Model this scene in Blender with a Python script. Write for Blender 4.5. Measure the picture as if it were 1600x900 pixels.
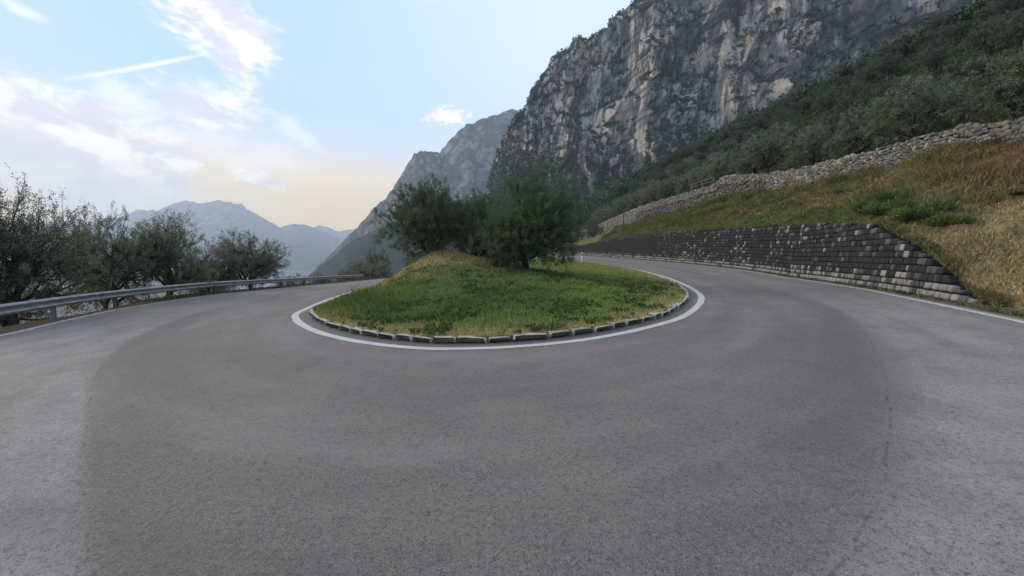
import bpy, math, random
import numpy as np
from mathutils import Vector, Matrix
random.seed(7); RNG = np.random.default_rng(7)
for o in list(bpy.data.objects): bpy.data.objects.remove(o)
S = bpy.context.scene; COL = S.collection
PI = math.pi
# ------------------------------------------------------------------ camera
CAMZ, F, TH = 1.6, 640.0, math.atan(45/640)
cd = bpy.data.cameras.new('camera'); cam = bpy.data.objects.new('camera', cd); COL.objects.link(cam)
cd.sensor_width = 36; cd.lens = 36*F/1600; cd.clip_start = .05; cd.clip_end = 40000
cam.location = (0, 0, CAMZ); cam.rotation_euler = (PI/2-TH, 0, 0); S.camera = cam
S.render.resolution_x = 1024; S.render.resolution_y = 576
S.view_settings.view_transform = 'Standard'; S.view_settings.look = 'None'
S.view_settings.exposure = 0.90; S.view_settings.gamma = 1.0
def ray(px, py):
    x = (px-800)/F; y = (450-py)/F
    Y = math.cos(TH)+y*math.sin(TH); Z = -math.sin(TH)+y*math.cos(TH)
    return x/Y, Z/Y
def azel(px, py):
    u, v = ray(px, py); return math.atan2(u, 1), math.atan2(v, math.hypot(u, 1))
# ------------------------------------------------------------------ world
SUN_AZ, SUN_EL = math.radians(-64), math.radians(25)
W = bpy.data.worlds.new('World'); S.world = W; W.use_nodes = True
wt = W.node_tree; wt.nodes.clear()
class NT:
    """tiny node helper"""
    def __init__(s, t): s.t = t
    def n(s, typ, ins=None, **kw):
        nd = s.t.nodes.new(typ)
        for k, v in kw.items(): setattr(nd, k, v)
        if ins:
            for k, v in ins.items():
                if isinstance(v, bpy.types.NodeSocket): s.t.links.new(v, nd.inputs[k])
                else: nd.inputs[k].default_value = v
        return nd
    def math(s, op, a, b=0.0, c=None, clamp=False):
        ins = {0: a, 1: b}
        if c is not None: ins[2] = c
        return s.n('ShaderNodeMath', ins, operation=op, use_clamp=clamp).outputs[0]
    def mr(s, v, a, b, c=0., d=1., smooth=True):
        return s.n('ShaderNodeMapRange', {0: v, 1: a, 2: b, 3: c, 4: d}, interpolation_type='SMOOTHSTEP' if smooth else 'LINEAR').outputs[0]
    def noise(s, vec, scale, detail=4, rough=.55, dist=0.):
        return s.n('ShaderNodeTexNoise', {'Vector': vec, 'Scale': scale, 'Detail': detail, 'Roughness': rough, 'Distortion': dist}).outputs[0]
    def mix(s, f, a, b, mode='MIX'):
        nd = s.n('ShaderNodeMix', None, data_type='RGBA', blend_type=mode)
        for i, v in ((0, f), (6, a), (7, b)):
            if isinstance(v, bpy.types.NodeSocket): s.t.links.new(v, nd.inputs[i])
            else: nd.inputs[i].default_value = v if i == 0 else (*v, 1) if len(v) == 3 else v
        return nd.outputs[2]
    def ramp(s, f, stops):
        nd = s.n('ShaderNodeValToRGB', {0: f}); e = nd.color_ramp.elements
        while len(e) < len(stops): e.new(.5)
        for i, (p, c) in enumerate(stops): e[i].position = p; e[i].color = (*c, 1)
        return nd.outputs[0]
    def vscale(s, vec, sc, loc=(0, 0, 0), rot=(0, 0, 0), typ='POINT'):
        return s.n('ShaderNodeMapping', {0: vec, 1: loc, 2: rot, 3: sc}, vector_type=typ).outputs[0]
def lin(r, g, b):
    f = lambda c: (c/255/12.92) if c/255 <= .04045 else ((c/255+.055)/1.055)**2.4
    return (f(r), f(g), f(b))
def build_world():
    N = NT(wt)
    out = N.n('ShaderNodeOutputWorld')
    tc = N.n('ShaderNodeTexCoord').outputs['Generated']
    sp = N.n('ShaderNodeSeparateXYZ', {0: tc}).outputs
    az = N.math('ARCTAN2', sp[0], sp[1]); el = N.math('ARCSINE', sp[2])
    ae = N.n('ShaderNodeCombineXYZ', {0: az, 1: el}).outputs[0]
    # evening sky by height; unseen overhead part paled for brighter, neutral light
    base = N.ramp(N.mr(el, -.05, 1.45, smooth=False), [(0, lin(238, 216, 190)), (.075, lin(255, 220, 168)), (.15, lin(228, 226, 228)),
        (.24, lin(172, 207, 243)), (.42, lin(148, 192, 243)), (.62, lin(190, 212, 240)), (1, lin(232, 232, 236))])
    # thin veil thickening to the right of the valley
    vn = N.noise(N.vscale(ae, (1, 2.2, 1)), 1.6, 5, .5, .4)
    dirr = N.n('ShaderNodeVectorMath', {0: tc, 1: (math.sin(.75)*.8, math.cos(.75)*.8, .6)}, operation='DOT_PRODUCT').outputs['Value']
    veil = N.math('MULTIPLY', N.mr(dirr, .35, 1.0), N.mr(vn, .2, .6, .6, 1.0))
    c = N.mix(N.math('MULTIPLY', veil, .78), base, lin(228, 233, 246))
    # warm glow low over the far ridge where the sun went down
    gv = N.vscale(ae, (.55, .085, 1), loc=(azel(500, 320)[0], azel(500, 330)[1], 0), typ='TEXTURE')
    gl = N.n('ShaderNodeVectorMath', {0: gv}, operation='LENGTH').outputs['Value']
    c = N.mix(N.mr(gl, 1.9, 0.1, 0, .95), c, lin(255, 214, 118))
    warp = N.noise(N.vscale(ae, (1, 1.6, 1), rot=(0, 0, .45)), 9, 6, .62, .6)
    fine = N.noise(N.vscale(ae, (1, 2.4, 1), rot=(0, 0, .5)), 34, 5, .6, .3)
    puff = N.noise(ae, 75, 4, .55, .2)
    shade = N.noise(N.vscale(ae, (1, 2.0, 1), rot=(0, 0, .5)), 13, 4, .6, .5)
    def ell(px, py, a, b, rot, lo, hi, wamt, col, shcol, op, fw=.7, tiny=0):
        nonlocal c
        a0, e0 = azel(px, py); cr_, sr_ = math.cos(math.radians(rot)), math.sin(math.radians(rot))
        p1 = azel(px+a*cr_, py-a*sr_); p0 = azel(px-a*cr_, py+a*sr_); q1 = azel(px-b*sr_, py-b*cr_); q0 = azel(px+b*sr_, py+b*cr_)
        ax = math.hypot(p1[0]-p0[0], p1[1]-p0[1])/2; th = math.atan2(p1[1]-p0[1], p1[0]-p0[0])
        bx = abs(-math.sin(th)*(q1[0]-q0[0])+math.cos(th)*(q1[1]-q0[1]))/2
        m = N.vscale(ae, (ax, bx, 1), loc=((p0[0]+p1[0])/2, (p0[1]+p1[1])/2, 0), rot=(0, 0, th), typ='TEXTURE')
        q = N.n('ShaderNodeVectorMath', {0: m}, operation='LENGTH').outputs['Value']
        q = N.math('ADD', q, N.math('MULTIPLY', N.math('SUBTRACT', warp, .5), wamt))
        q = N.math('ADD', q, N.math('MULTIPLY', N.math('SUBTRACT', fine, .5), wamt*fw))
        if tiny: q = N.math('ADD', q, N.math('MULTIPLY', N.math('SUBTRACT', puff, .5), tiny))
        mask = N.mr(q, hi, lo, 0, op)
        cc = N.mix(N.mr(shade, .42, .6), shcol, col)
        c = N.mix(mask, c, cc)
    pk, gy = lin(246, 238, 240), lin(214, 208, 218)
    pk, cr, cg = (1.04, 1.0, 1.0), (1.08, 1.02, .96), lin(214, 206, 208)
    # left bank of cloud
    ell(30, 225, 340, 110, -20, .45, 1.2, 1.2, lin(240, 230, 228), lin(214, 212, 220), .9)
    ell(100, 180, 210, 52, -30, .35, 1.15, 1.5, cr, gy, .8)
    ell(220, 222, 110, 36, -22, .3, 1.1, 1.6, cr, gy, .85)
    ell(215, 272, 60, 8, -3, .2, 1.2, 1.2, cr, gy, .6)
    # high diagonal cloud
    ell(330, 22, 150, 62, -33, .35, 1.1, 1.7, pk, gy, .92)
    ell(392, 72, 60, 20, -28, .3, 1.1, 1.5, lin(252, 248, 248), pk, .8)
    ell(370, 100, 48, 30, -50, .3, 1.1, 1.6, pk, gy, .8)
    ell(322, 162, 120, 46, -16, .25, 1.15, 1.7, pk, gy, .8)
    ell(190, 150, 90, 34, -35, .1, 1.1, 1.8, pk, pk, .5)
    ell(400, 278, 62, 17, -16, .35, 1.15, 1.0, cr, cg, .85, tiny=1.0)
    ell(283, 258, 36, 15, -10, .3, 1.1, 1.2, cr, pk, .8, tiny=1.4)
    ell(455, 200, 70, 18, -35, .1, 1.1, 1.8, pk, pk, .45)
    ell(30, 15, 50, 12, -22, .1, 1.1, 1.5, pk, pk, .5)
    ell(697, 180, 36, 14, 3, .5, 1.05, 1.5, lin(254, 245, 236), lin(246, 234, 228), .95, tiny=2.6)
    ell(380, 240, 160, 34, -12, .1, 1.1, 2.0, pk, pk, .35)
    # vapour trails
    ell(208, 103, 150, 6, 10.5, .1, 1.1, .5, pk, pk, .7, .3)
    ell(212, 188, 60, 5, 5, .1, 1.1, .9, pk, pk, .4)
    # generic thin cloud over the rest of the sky, behind the camera too
    g = N.noise(N.vscale(tc, (1, 1, 3)), 2.2, 6, .55, .3)
    away = N.n('ShaderNodeVectorMath', {0: tc, 1: (0, 1, .2)}, operation='DOT_PRODUCT').outputs['Value']
    c = N.mix(N.math('MULTIPLY', N.mr(g, .5, .7), N.mr(away, .3, -.1, 0, .6)), c, gy)
    sky = N.n('ShaderNodeTexSky', None, sky_type='NISHITA', sun_disc=False, sun_elevation=SUN_EL, sun_rotation=SUN_AZ)
    b1 = N.n('ShaderNodeBackground', {0: c, 1: SKYS}).outputs[0]
    b2 = N.n('ShaderNodeBackground', {0: sky.outputs[0], 1: .05}).outputs[0]
    ms = N.n('ShaderNodeMixShader', {0: .06, 1: b1, 2: b2}).outputs[0]
    wt.links.new(ms, out.inputs[0])
SKYS = 0.80
build_world()
sd = bpy.data.lights.new('sun', 'SUN'); sd.energy = 1.5; sd.angle = math.radians(22); sd.color = (1, .80, .54)
so = bpy.data.objects.new('sun', sd); COL.objects.link(so)
sdir = Vector((math.sin(SUN_AZ)*math.cos(SUN_EL), math.cos(SUN_AZ)*math.cos(SUN_EL), math.sin(SUN_EL)))
so.rotation_euler = sdir.to_track_quat('Z', 'Y').to_euler(); so.location = (0, 0, 60)
# ------------------------------------------------------------------ helpers
def tag(o, label=None, cat=None, group=None, kind=None):
    if label: o['label'] = label
    if cat: o['category'] = cat
    if group: o['group'] = group
    if kind: o['kind'] = kind
    return o
def link(name, me, parent=None, mat=None):
    if mat and not me.materials: me.materials.append(mat)
    o = bpy.data.objects.new(name, me); COL.objects.link(o)
    if parent: o.parent = parent
    return o
def empty(name, loc, rz=0):
    o = bpy.data.objects.new(name, None); COL.objects.link(o); o.location = loc; o.rotation_euler = (0, 0, rz); o.empty_display_size = .3
    return o
def mesh_np(name, V, Fc, nper, smooth=False, col=None, attrs=None):
    """V (n,3); Fc (m,nper) int"""
    me = bpy.data.meshes.new(name); V = np.asarray(V, np.float32); Fc = np.asarray(Fc, np.int32)
    me.vertices.add(len(V)); me.vertices.foreach_set('co', V.ravel())
    me.loops.add(Fc.size); me.loops.foreach_set('vertex_index', Fc.ravel())
    me.polygons.add(len(Fc)); me.polygons.foreach_set('loop_start', np.arange(0, Fc.size, nper, dtype=np.int32))
    me.polygons.foreach_set('loop_total', np.full(len(Fc), nper, np.int32))
    if smooth: me.polygons.foreach_set('use_smooth', np.ones(len(Fc), bool))
    me.update(calc_edges=True)
    if col is not None:
        a = me.color_attributes.new('Col', 'FLOAT_COLOR', 'POINT')
        a.data.foreach_set('color', np.c_[col, np.ones(len(V))].astype(np.float32).ravel())
    for k, v in (attrs or {}).items():
        a = me.attributes.new(k, 'FLOAT', 'POINT'); a.data.foreach_set('value', np.asarray(v, np.float32).ravel())
    return me
def grid_mesh(name, P, smooth=True, col=None, attrs=None):
    P = np.asarray(P, float); ni, nj = P.shape[:2]
    i = np.arange(ni*nj).reshape(ni, nj)
    Fc = np.stack([i[:-1, :-1], i[1:, :-1], i[1:, 1:], i[:-1, 1:]], -1).reshape(-1, 4)
    a, b, c = P[0, 0], P[1, 0], P[0, 1]
    if np.cross(P[ni//2, nj//2]-P[ni//2-1, nj//2], P[ni//2, nj//2]-P[ni//2, nj//2-1])[2] < 0: Fc = Fc[:, ::-1]
    return mesh_np(name, P.reshape(-1, 3), Fc, 4, smooth, col, attrs)
def hsh(ix, iy, iz, seed):
    h = (ix.astype(np.int64)*374761393 + iy.astype(np.int64)*668265263 + iz.astype(np.int64)*2147483647 + seed*1274126177) & 0xffffffff
    h = ((h ^ (h >> 13))*1274126177) & 0xffffffff
    return ((h ^ (h >> 16)) & 0xffff)/65535.0
def vnoise(x, y, z, seed=0):
    x, y, z = np.broadcast_arrays(np.asarray(x, float), np.asarray(y, float), np.asarray(z, float))
    fx, fy, fz = np.floor(x), np.floor(y), np.floor(z)
    tx, ty, tz = x-fx, y-fy, z-fz
    tx, ty, tz = [t*t*(3-2*t) for t in (tx, ty, tz)]; r = 0
    for a in (0, 1):
        for b in (0, 1):
            for c in (0, 1):
                r = r + hsh(fx+a, fy+b, fz+c, seed)*np.where(a, tx, 1-tx)*np.where(b, ty, 1-ty)*np.where(c, tz, 1-tz)
    return r
def fbm(x, y, z=0., oct=5, seed=0, g=.5, ridged=False):
    s, a, t = 0, 1., 0
    x, y, z = np.asarray(x, float), np.asarray(y, float), np.asarray(z, float)
    for k in range(oct):
        n = vnoise(x, y, z, seed+k*17)
        if ridged: n = 1-np.abs(2*n-1)
        s = s+a*n; t += a; a *= g; x, y, z = x*2.03+3.1, y*2.03+7.7, z*2.03+1.3
    return s/t
def ss(a, b, x):
    t = np.clip((np.asarray(x, float)-a)/(b-a), 0, 1); return t*t*(3-2*t)
def catmull(pts, n):
    P = np.array(pts, float); P = np.vstack([2*P[0]-P[1], P, 2*P[-1]-P[-2]]); out = []
    for i in range(1, len(P)-2):
        for t in np.linspace(0, 1, 24, endpoint=False):
            a, b, c, d = P[i-1:i+3]
            out.append(.5*((2*b)+(-a+c)*t+(2*a-5*b+4*c-d)*t*t+(-a+3*b-3*c+d)*t**3))
    out.append(P[-2]); out = np.array(out)
    for _ in range(14): out[1:-1] = (out[:-2]+2*out[1:-1]+out[2:])/4
    s = np.r_[0, np.cumsum(np.linalg.norm(np.diff(out[:, :2], axis=0), axis=1))]
    q = np.linspace(0, s[-1], n) if isinstance(n, int) else np.arange(0, s[-1], n)
    return np.stack([np.interp(q, s, out[:, k]) for k in range(out.shape[1])], 1)
def normals2(C):   # left-hand normal of travel direction
    T = np.gradient(C, axis=0); T /= np.linalg.norm(T, axis=1)[:, None]+1e-9
    return np.stack([-T[:, 1], T[:, 0]], 1), T
def dist_poly(x, y, C):
    x, y = np.asarray(x, float), np.asarray(y, float); sh = x.shape
    X = x.ravel(); Y = y.ravel(); D = np.full(X.shape, 1e9); I = np.zeros(X.shape, int)
    for a in range(0, len(X), 20000):
        d = (X[a:a+20000, None]-C[None, :, 0])**2+(Y[a:a+20000, None]-C[None, :, 1])**2
        I[a:a+20000] = d.argmin(1); D[a:a+20000] = np.sqrt(d.min(1))
    return D.reshape(sh), I.reshape(sh)
# ------------------------------------------------------------------ materials
def new_mat(name):
    m = bpy.data.materials.new(name); m.use_nodes = True; m.node_tree.nodes.clear()
    N = NT(m.node_tree); out = N.n('ShaderNodeOutputMaterial')
    return m, N, out
def finish(N, out, col, rough=.85, bump=None, bstr=.3, bdist=.02, metal=0., spec=.3, normal=None):
    b = N.n('ShaderNodeBsdfPrincipled', {'Roughness': rough, 'Metallic': metal, 'Specular IOR Level': spec})
    if isinstance(col, bpy.types.NodeSocket): N.t.links.new(col, b.inputs[0])
    else: b.inputs[0].default_value = (*col, 1)
    if bump is not None:
        bm = N.n('ShaderNodeBump', {'Height': bump, 'Strength': bstr, 'Distance': bdist})
        N.t.links.new(bm.outputs[0], b.inputs['Normal'])
    N.t.links.new(b.outputs[0], out.inputs[0]); return b
def gray(v, t=(1, 1, 1)): return tuple(v*k for k in t)
def mat_simple(name, c1, c2, scale=4., detail=6, rough=.85, bstr=.4, bdist=.02, lo=.35, hi=.65, spec=.3, metal=0.):
    m, N, out = new_mat(name)
    oc = N.n('ShaderNodeTexCoord').outputs['Object']; ob = N.n('ShaderNodeObjectInfo').outputs
    v = N.n('ShaderNodeVectorMath', {0: oc, 1: ob['Random']}, operation='ADD').outputs[0]
    n1 = N.noise(v, scale, detail, .65)
    n2 = N.noise(v, scale*7, 4, .6)
    f = N.mr(N.math('ADD', N.math('MULTIPLY', n1, .7), N.math('MULTIPLY', n2, .3)), lo, hi)
    c = N.mix(f, c1, c2)
    c = N.mix(N.mr(ob['Random'], 0, 1, .0, .35), c, tuple(k*.45 for k in c1))
    finish(N, out, c, rough, n2, bstr, bdist, metal, spec); return m
def mat_leaf(name, c1, c2, trans=.35):
    m, N, out = new_mat(name)
    at = N.n('ShaderNodeAttribute', None, attribute_name='Col').outputs['Color']
    g = N.n('ShaderNodeSeparateColor', {0: at}).outputs[0]
    ob = N.n('ShaderNodeObjectInfo').outputs['Random']
    c = N.mix(g, c1, c2)
    c = N.mix(N.math('MULTIPLY', ob, .25), c, (.05, .06, .03))
    d = N.n('ShaderNodeBsdfPrincipled', {0: c, 'Roughness': .55, 'Specular IOR Level': .35}).outputs[0]
    t = N.n('ShaderNodeBsdfTranslucent', {0: c}).outputs[0]
    mx = N.n('ShaderNodeMixShader', {0: trans, 1: d, 2: t}).outputs[0]
    N.t.links.new(mx, out.inputs[0]); return m
def mat_col(name, rough=.8, trans=.25):    # own colour of every blade / leaf from its attribute
    m, N, out = new_mat(name)
    c = N.n('ShaderNodeAttribute', None, attribute_name='Col').outputs['Color']
    d = N.n('ShaderNodeBsdfPrincipled', {0: c, 'Roughness': rough, 'Specular IOR Level': .15}).outputs[0]
    t = N.n('ShaderNodeBsdfTranslucent', {0: c}).outputs[0]
    mx = N.n('ShaderNodeMixShader', {0: trans, 1: d, 2: t}).outputs[0]
    N.t.links.new(mx, out.inputs[0]); return m
def mat_ground(name, bump=.6):
    m, N, out = new_mat(name)
    oc = N.n('ShaderNodeTexCoord').outputs['Object']
    c = N.n('ShaderNodeAttribute', None, attribute_name='Col').outputs['Color']
    n = N.noise(oc, 2.3, 8, .7); n2 = N.noise(oc, 26, 4, .6)
    c = N.mix(N.mr(n, .35, .65, .0, .6), c, (0.045, .04, .026))
    c = N.mix(N.mr(n2, .5, .75, 0, .4), c, (.16, .135, .09))
    finish(N, out, c, .95, n2, bump, .06, spec=.1); return m
M = {}
M['bark'] = mat_simple('bark', (.035, .03, .025), (.10, .09, .075), 5, 8, .95, .9, .03)
M['olive_leaf'] = mat_leaf('olive_leaf', (.035, .05, .026), (.34, .37, .26), .6)
M['olive_leaf_dark'] = mat_leaf('olive_leaf_dark', (.055, .082, .038), (.175, .225, .115), .42)
M['hill_leaf'] = mat_leaf('hill_leaf', (.045, .065, .035), (.19, .225, .155), .3)
M['wood_leaf'] = mat_leaf('wood_leaf', (.018, .032, .012), (.05, .075, .03), .2)
M['blade'] = mat_col('grass_blade')
M['ground'] = mat_ground('ground')
M['dark_stone'] = mat_simple('dark_stone', (.020, .019, .0195), (.055, .051, .05), 5, 8, .9, .8, .03)
M['mid_stone'] = mat_simple('mid_stone', (.07, .07, .07), (.17, .165, .16), 5, 8, .9, .8, .03)
M['pale_stone'] = mat_simple('pale_stone', (.15, .145, .135), (.46, .44, .40), 6, 8, .9, .8, .03, .3, .6)
M['mortar'] = mat_simple('mortar', (.02, .02, .021), (.05, .048, .046), 3, 8, .95, .6, .03)
M['rubble'] = mat_simple('rubble', (.125, .115, .10), (.34, .315, .27), 4, 8, .92, .8, .03)
M['rubble_dark'] = mat_simple('rubble_dark', (.085, .08, .07), (.24, .22, .195), 4, 8, .92, .8, .03)
M['rubble_back'] = mat_simple('rubble_back', (.06, .055, .045), (.17, .155, .13), 2, 8, .95, .8, .04)
M['kerb_stone'] = mat_simple('kerb_stone', (.32, .29, .24), (.62, .58, .50), 9, 8, .9, .8, .02)
M['steel'] = mat_simple('galvanised_steel', (.20, .205, .21), (.36, .365, .37), 3, 6, .5, .1, .005, metal=.5, spec=.5)
M['steel_dark'] = mat_simple('weathered_steel', (.10, .10, .10), (.20, .20, .195), 6, 6, .6, .2, .005, metal=.3)
M['white_plastic'] = mat_simple('white_plastic', (.7, .7, .7), (.8, .8, .8), 6, 3, .5, .05, .005)
M['black_plastic'] = mat_simple('black_plastic', (.02, .02, .02), (.03, .03, .03), 6, 3, .5, .05, .005)
M['red_reflector'] = mat_simple('red_reflector', (.35, .03, .02), (.45, .05, .03), 6, 3, .3, .05, .005)
M['wood_pole'] = mat_simple('wood_pole', (.05, .045, .04), (.11, .10, .09), 8, 6, .9, .3, .01)
def m_paint():
    m, N, out = new_mat('road_paint')
    oc = N.n('ShaderNodeTexCoord').outputs['Object']
    n = N.noise(oc, 60, 5, .7); n2 = N.noise(oc, 3, 5, .6)
    c = N.mix(N.mr(n, .47, .64, 0, .85), (.55, .54, .52), (.17, .165, .155))
    c = N.mix(N.mr(n2, .35, .7, 0, .4), c, (.34, .34, .33))
    finish(N, out, c, .75, n, .3, .004); return m
M['paint'] = m_paint()
def m_road():
    m, N, out = new_mat('asphalt')
    oc = N.n('ShaderNodeTexCoord').outputs['Object']
    sd_ = N.n('ShaderNodeAttribute', None, attribute_name='seam').outputs['Fac']     # signed metres to the paving joint
    wr = N.noise(oc, 5, 6, .7); wl = N.noise(oc, .9, 3, .5)
    s = N.math('ADD', sd_, N.math('MULTIPLY', N.math('SUBTRACT', wr, .5), .05))
    s = N.math('ADD', s, N.math('MULTIPLY', N.math('SUBTRACT', wl, .5), .12))
    px_ = N.n('ShaderNodeSeparateXYZ', {0: oc}).outputs[0]; soft = N.mr(px_, -2, 2, .09, .45)
    side = N.mr(N.math('DIVIDE', s, soft), -1, 1)
    big = N.noise(oc, .22, 4, .55); med = N.noise(oc, 1.3, 5, .6); fine = N.noise(oc, 90, 3, .65); mid = N.noise(oc, 26, 4, .7)
    inner = N.mix(N.mr(big, .3, .7), (.172, .146, .129), (.203, .175, .154))
    outer = N.mix(N.mr(big, .3, .7), (.255, .234, .219), (.288, .267, .251))
    y = N.n('ShaderNodeSeparateXYZ', {0: oc}).outputs
    far = N.mr(y[1], 7, 16, 0, .75)
    outer = N.mix(far, outer, inner)
    c = N.mix(side, inner, outer)
    # darker rolled band along the inside of the joint, pale dust outside
    c = N.mix(N.math('MULTIPLY', N.mr(s, -1.3, -.05), N.mr(s, .15, -.15, 0, .36)), c, (.075, .074, .075))
    c = N.mix(N.mr(med, .35, .7, 0, .38), c, (.10, .098, .096))
    vor = N.n('ShaderNodeTexVoronoi', {'Vector': oc, 'Scale': 120., 'Randomness': 1.}, feature='F1')
    vc = N.n('ShaderNodeSeparateColor', {0: vor.outputs['Color']}).outputs[0]
    c = N.mix(N.mr(vc, .75, 1, 0, .35), c, (.30, .29, .28))
    c = N.mix(N.mr(vc, .25, .02, 0, .6), c, (.035, .034, .034))
    c = N.mix(N.mr(mid, .50, .68, 0, .58), c, (.055, .053, .052))
    c = N.mix(N.mr(N.noise(oc, 9, 5, .7, .3), .48, .68, 0, .22), c, (.07, .068, .068))
    c = N.mix(N.mr(N.noise(N.vscale(oc, (1, 1, 1), (7, 3, 1)), 48, 3, .7), .55, .72, 0, .4), c, (.30, .29, .28))
    al = N.n('ShaderNodeAttribute', None, attribute_name='along').outputs['Fac']
    ac = N.n('ShaderNodeAttribute', None, attribute_name='across').outputs['Fac']; acn = N.math('ADD', ac, N.math('MULTIPLY', N.math('SUBTRACT', wr, .5), .7))
    c = N.mix(N.mr(acn, 1.05, .55, 0, .45), c, (.075, .07, .062))
    c = N.mix(N.mr(acn, 10.9, 11.5, 0, .6), c, (.17, .15, .115))
    tv = N.n('ShaderNodeCombineXYZ', {0: N.math('MULTIPLY', N.n('ShaderNodeAttribute', None, attribute_name='across').outputs['Fac'], .9), 1: N.math('MULTIPLY', al, .06)}).outputs[0]
    tr = N.noise(tv, 1.0, 5, .55); c = N.mix(N.mr(tr, .44, .62, 0, .26), c, (.09, .08, .072))
    c = N.mix(N.mr(tr, .46, .34, 0, .20), c, (.26, .24, .225))
    # crack where the two lanes meet
    cr = N.mr(N.math('ABSOLUTE', s), .016, .004, 0, 1); cr = N.math('MULTIPLY', cr, N.mr(wr, .46, .6, 0, .5))
    c = N.mix(cr, c, (.04, .038, .036))
    h = N.math('ADD', N.math('MULTIPLY', vor.outputs['Distance'], -.6), N.math('MULTIPLY', mid, .8))
    finish(N, out, c, .82, h, .55, .012, spec=.28); return m
M['road'] = m_road()
def m_rock(name, s, veg=True, pale=(.50, .44, .36), dark=(.075, .08, .09), mid=(.20, .20, .205), green=(.03, .042, .02), streak=True, pl=.58, vg=.36):
    m, N, out = new_mat(name)
    oc = N.n('ShaderNodeTexCoord').outputs['Object']
    sc = (1/s, 1/s, .75/s) if streak else (1/s, 1/s, 1/s)
    v = N.vscale(oc, sc); v3 = N.vscale(oc, (1/s, 1/s, .2/s))
    n1 = N.noise(v, 1.5, 8, .66, .8); n2 = N.noise(v3, 8, 8, .66, .25); n3 = N.noise(v, 12, 7, .68, .3); n4 = N.noise(N.vscale(oc, (1/s, 1/s, .3/s)), 2.6, 6, .6, .6)
    c = N.mix(N.mr(n2, .38, .62), dark, mid)
    f = N.math('ADD', n1, N.math('MULTIPLY', N.math('SUBTRACT', n2, .5), .55))
    pal = N.mix(N.mr(n2, .36, .62), tuple(k*.55 for k in pale), pale)
    pal = N.mix(N.mr(n4, .5, .62), pal, (pale[0]*.72, pale[0]*.68, pale[0]*.63))
    c = N.mix(N.mr(f, pl-.05, pl+.05, 0, .95), c, pal)
    f2 = N.math('ADD', n4, N.math('MULTIPLY', N.math('SUBTRACT', n3, .5), .5))
    c = N.mix(N.mr(f2, .47, .38, 0, .85), c, tuple(k*.6 for k in dark))  # dark noise patches paint in the shade of caves and overhangs
    c = N.mix(N.mr(n3, .58, .72, 0, .6), c, tuple(k*.8 for k in dark))
    if veg:
        nz = N.n('ShaderNodeSeparateXYZ', {0: N.n('ShaderNodeNewGeometry').outputs['Normal']}).outputs[2]
        g = N.math('ADD', nz, N.math('MULTIPLY', N.math('SUBTRACT', n3, .5), .9))
        c = N.mix(N.mr(g, vg, vg+.16, 0, .92), c, green)
    finish(N, out, c, .95, N.math('ADD', n2, n3), .8, s*.06, spec=.1); return m
M['cliff'] = m_rock('limestone_cliff', 80, pale=(.70, .60, .48), mid=(.26, .25, .24), dark=(.115, .118, .122), pl=.515)
M['mid_mountain'] = m_rock('mountain_rock', 260, pale=(.27, .28, .28), mid=(.12, .13, .135), dark=(.055, .065, .07), green=(.035, .048, .035), pl=.54, vg=.66)
M['far_mountain'] = m_rock('far_mountain_rock', 600, pale=(.30, .30, .30), mid=(.10, .105, .11), dark=(.05, .055, .06), green=(.04, .05, .04), pl=.56, vg=.8)
M['foot_hill'] = m_rock('forested_foothill', 200, pale=(.30, .30, .30), mid=(.045, .055, .045), dark=(.028, .036, .03), green=(.028, .036, .03), pl=.68)
def m_water():
    m, N, out = new_mat('lake_water'); oc = N.n('ShaderNodeTexCoord').outputs['Object']
    n = N.noise(N.vscale(oc, (1, 1, 1)), .08, 4, .6)
    finish(N, out, (.06, .09, .11), .12, n, .25, .6, spec=.5); return m
M['water'] = m_water()
M['town_wall'] = mat_simple('town_wall', (.45, .42, .37), (.7, .66, .6), .05, 3, .9, .1, .02)
M['roof'] = mat_simple('town_roof', (.22, .11, .07), (.34, .18, .12), .05, 3, .9, .1, .02)
# ------------------------------------------------------------------ plan of the hairpin
def zr(x, y):
    x = np.asarray(x, float); y = np.asarray(y, float); s = ss(-8, 8, x); d = np.maximum(0, y-25)
    return .03*x+s*.035*d-(1-s)*.02*d
inner_pts = [(-2, 125), (4, 108), (5.4, 95), (6.3, 85), (7.6, 69), (9.6, 51), (10.7, 38), (10.33, 27.54), (9.0, 21.3), (7.66, 16.86), (6.8, 14.64), (5.7, 12.5), (4.3, 10.3),
    (2.85, 8.85), (1.61, 7.95), (.5, 7.5), (-.58, 7.35), (-1.79, 7.54), (-3.22, 8.38), (-4.55, 9.6), (-5.69, 11.0), (-6.54, 12.3), (-7.16, 13.5), (-7.63, 15.16), (-8.7, 20), (-9.8, 28), (-10.6, 40), (-10.8, 54), (-10.2, 68), (-8, 90), (-4, 110)]
outer_pts = [(4, 132), (9, 112), (10.76, 98.7), (11.8, 88.1), (14.38, 71.0), (16.6, 54), (17.75, 40), (17.2, 28), (14.3, 17.4), (12.7, 13.4), (11.4, 10.4), (10.3, 8.0), (8.6, 4.6), (6.2, .8), (2.5, -1.7), (-1.5, -2.6),
    (-5.5, -1.6), (-8.8, 1.2), (-11.5, 5.6), (-13.3, 10.4), (-14.4, 12.6), (-15.6, 15), (-16.75, 18), (-17.5, 21), (-18.0, 25), (-18.3, 30), (-18.5, 37), (-18.8, 46), (-18.9, 56), (-18.6, 68), (-17, 85), (-13, 105)]
IN = catmull(inner_pts, 500); OUT = catmull(outer_pts, 500)
INn, _ = normals2(IN); OUTn, _ = normals2(OUT)
if INn[250] @ (np.array([0, 14])-IN[250]) < 0: INn = -INn        # INn points to the island
if OUTn[250] @ (np.array([0, 14])-OUT[250]) > 0: OUTn = -OUTn    # OUTn points away from the road
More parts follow.
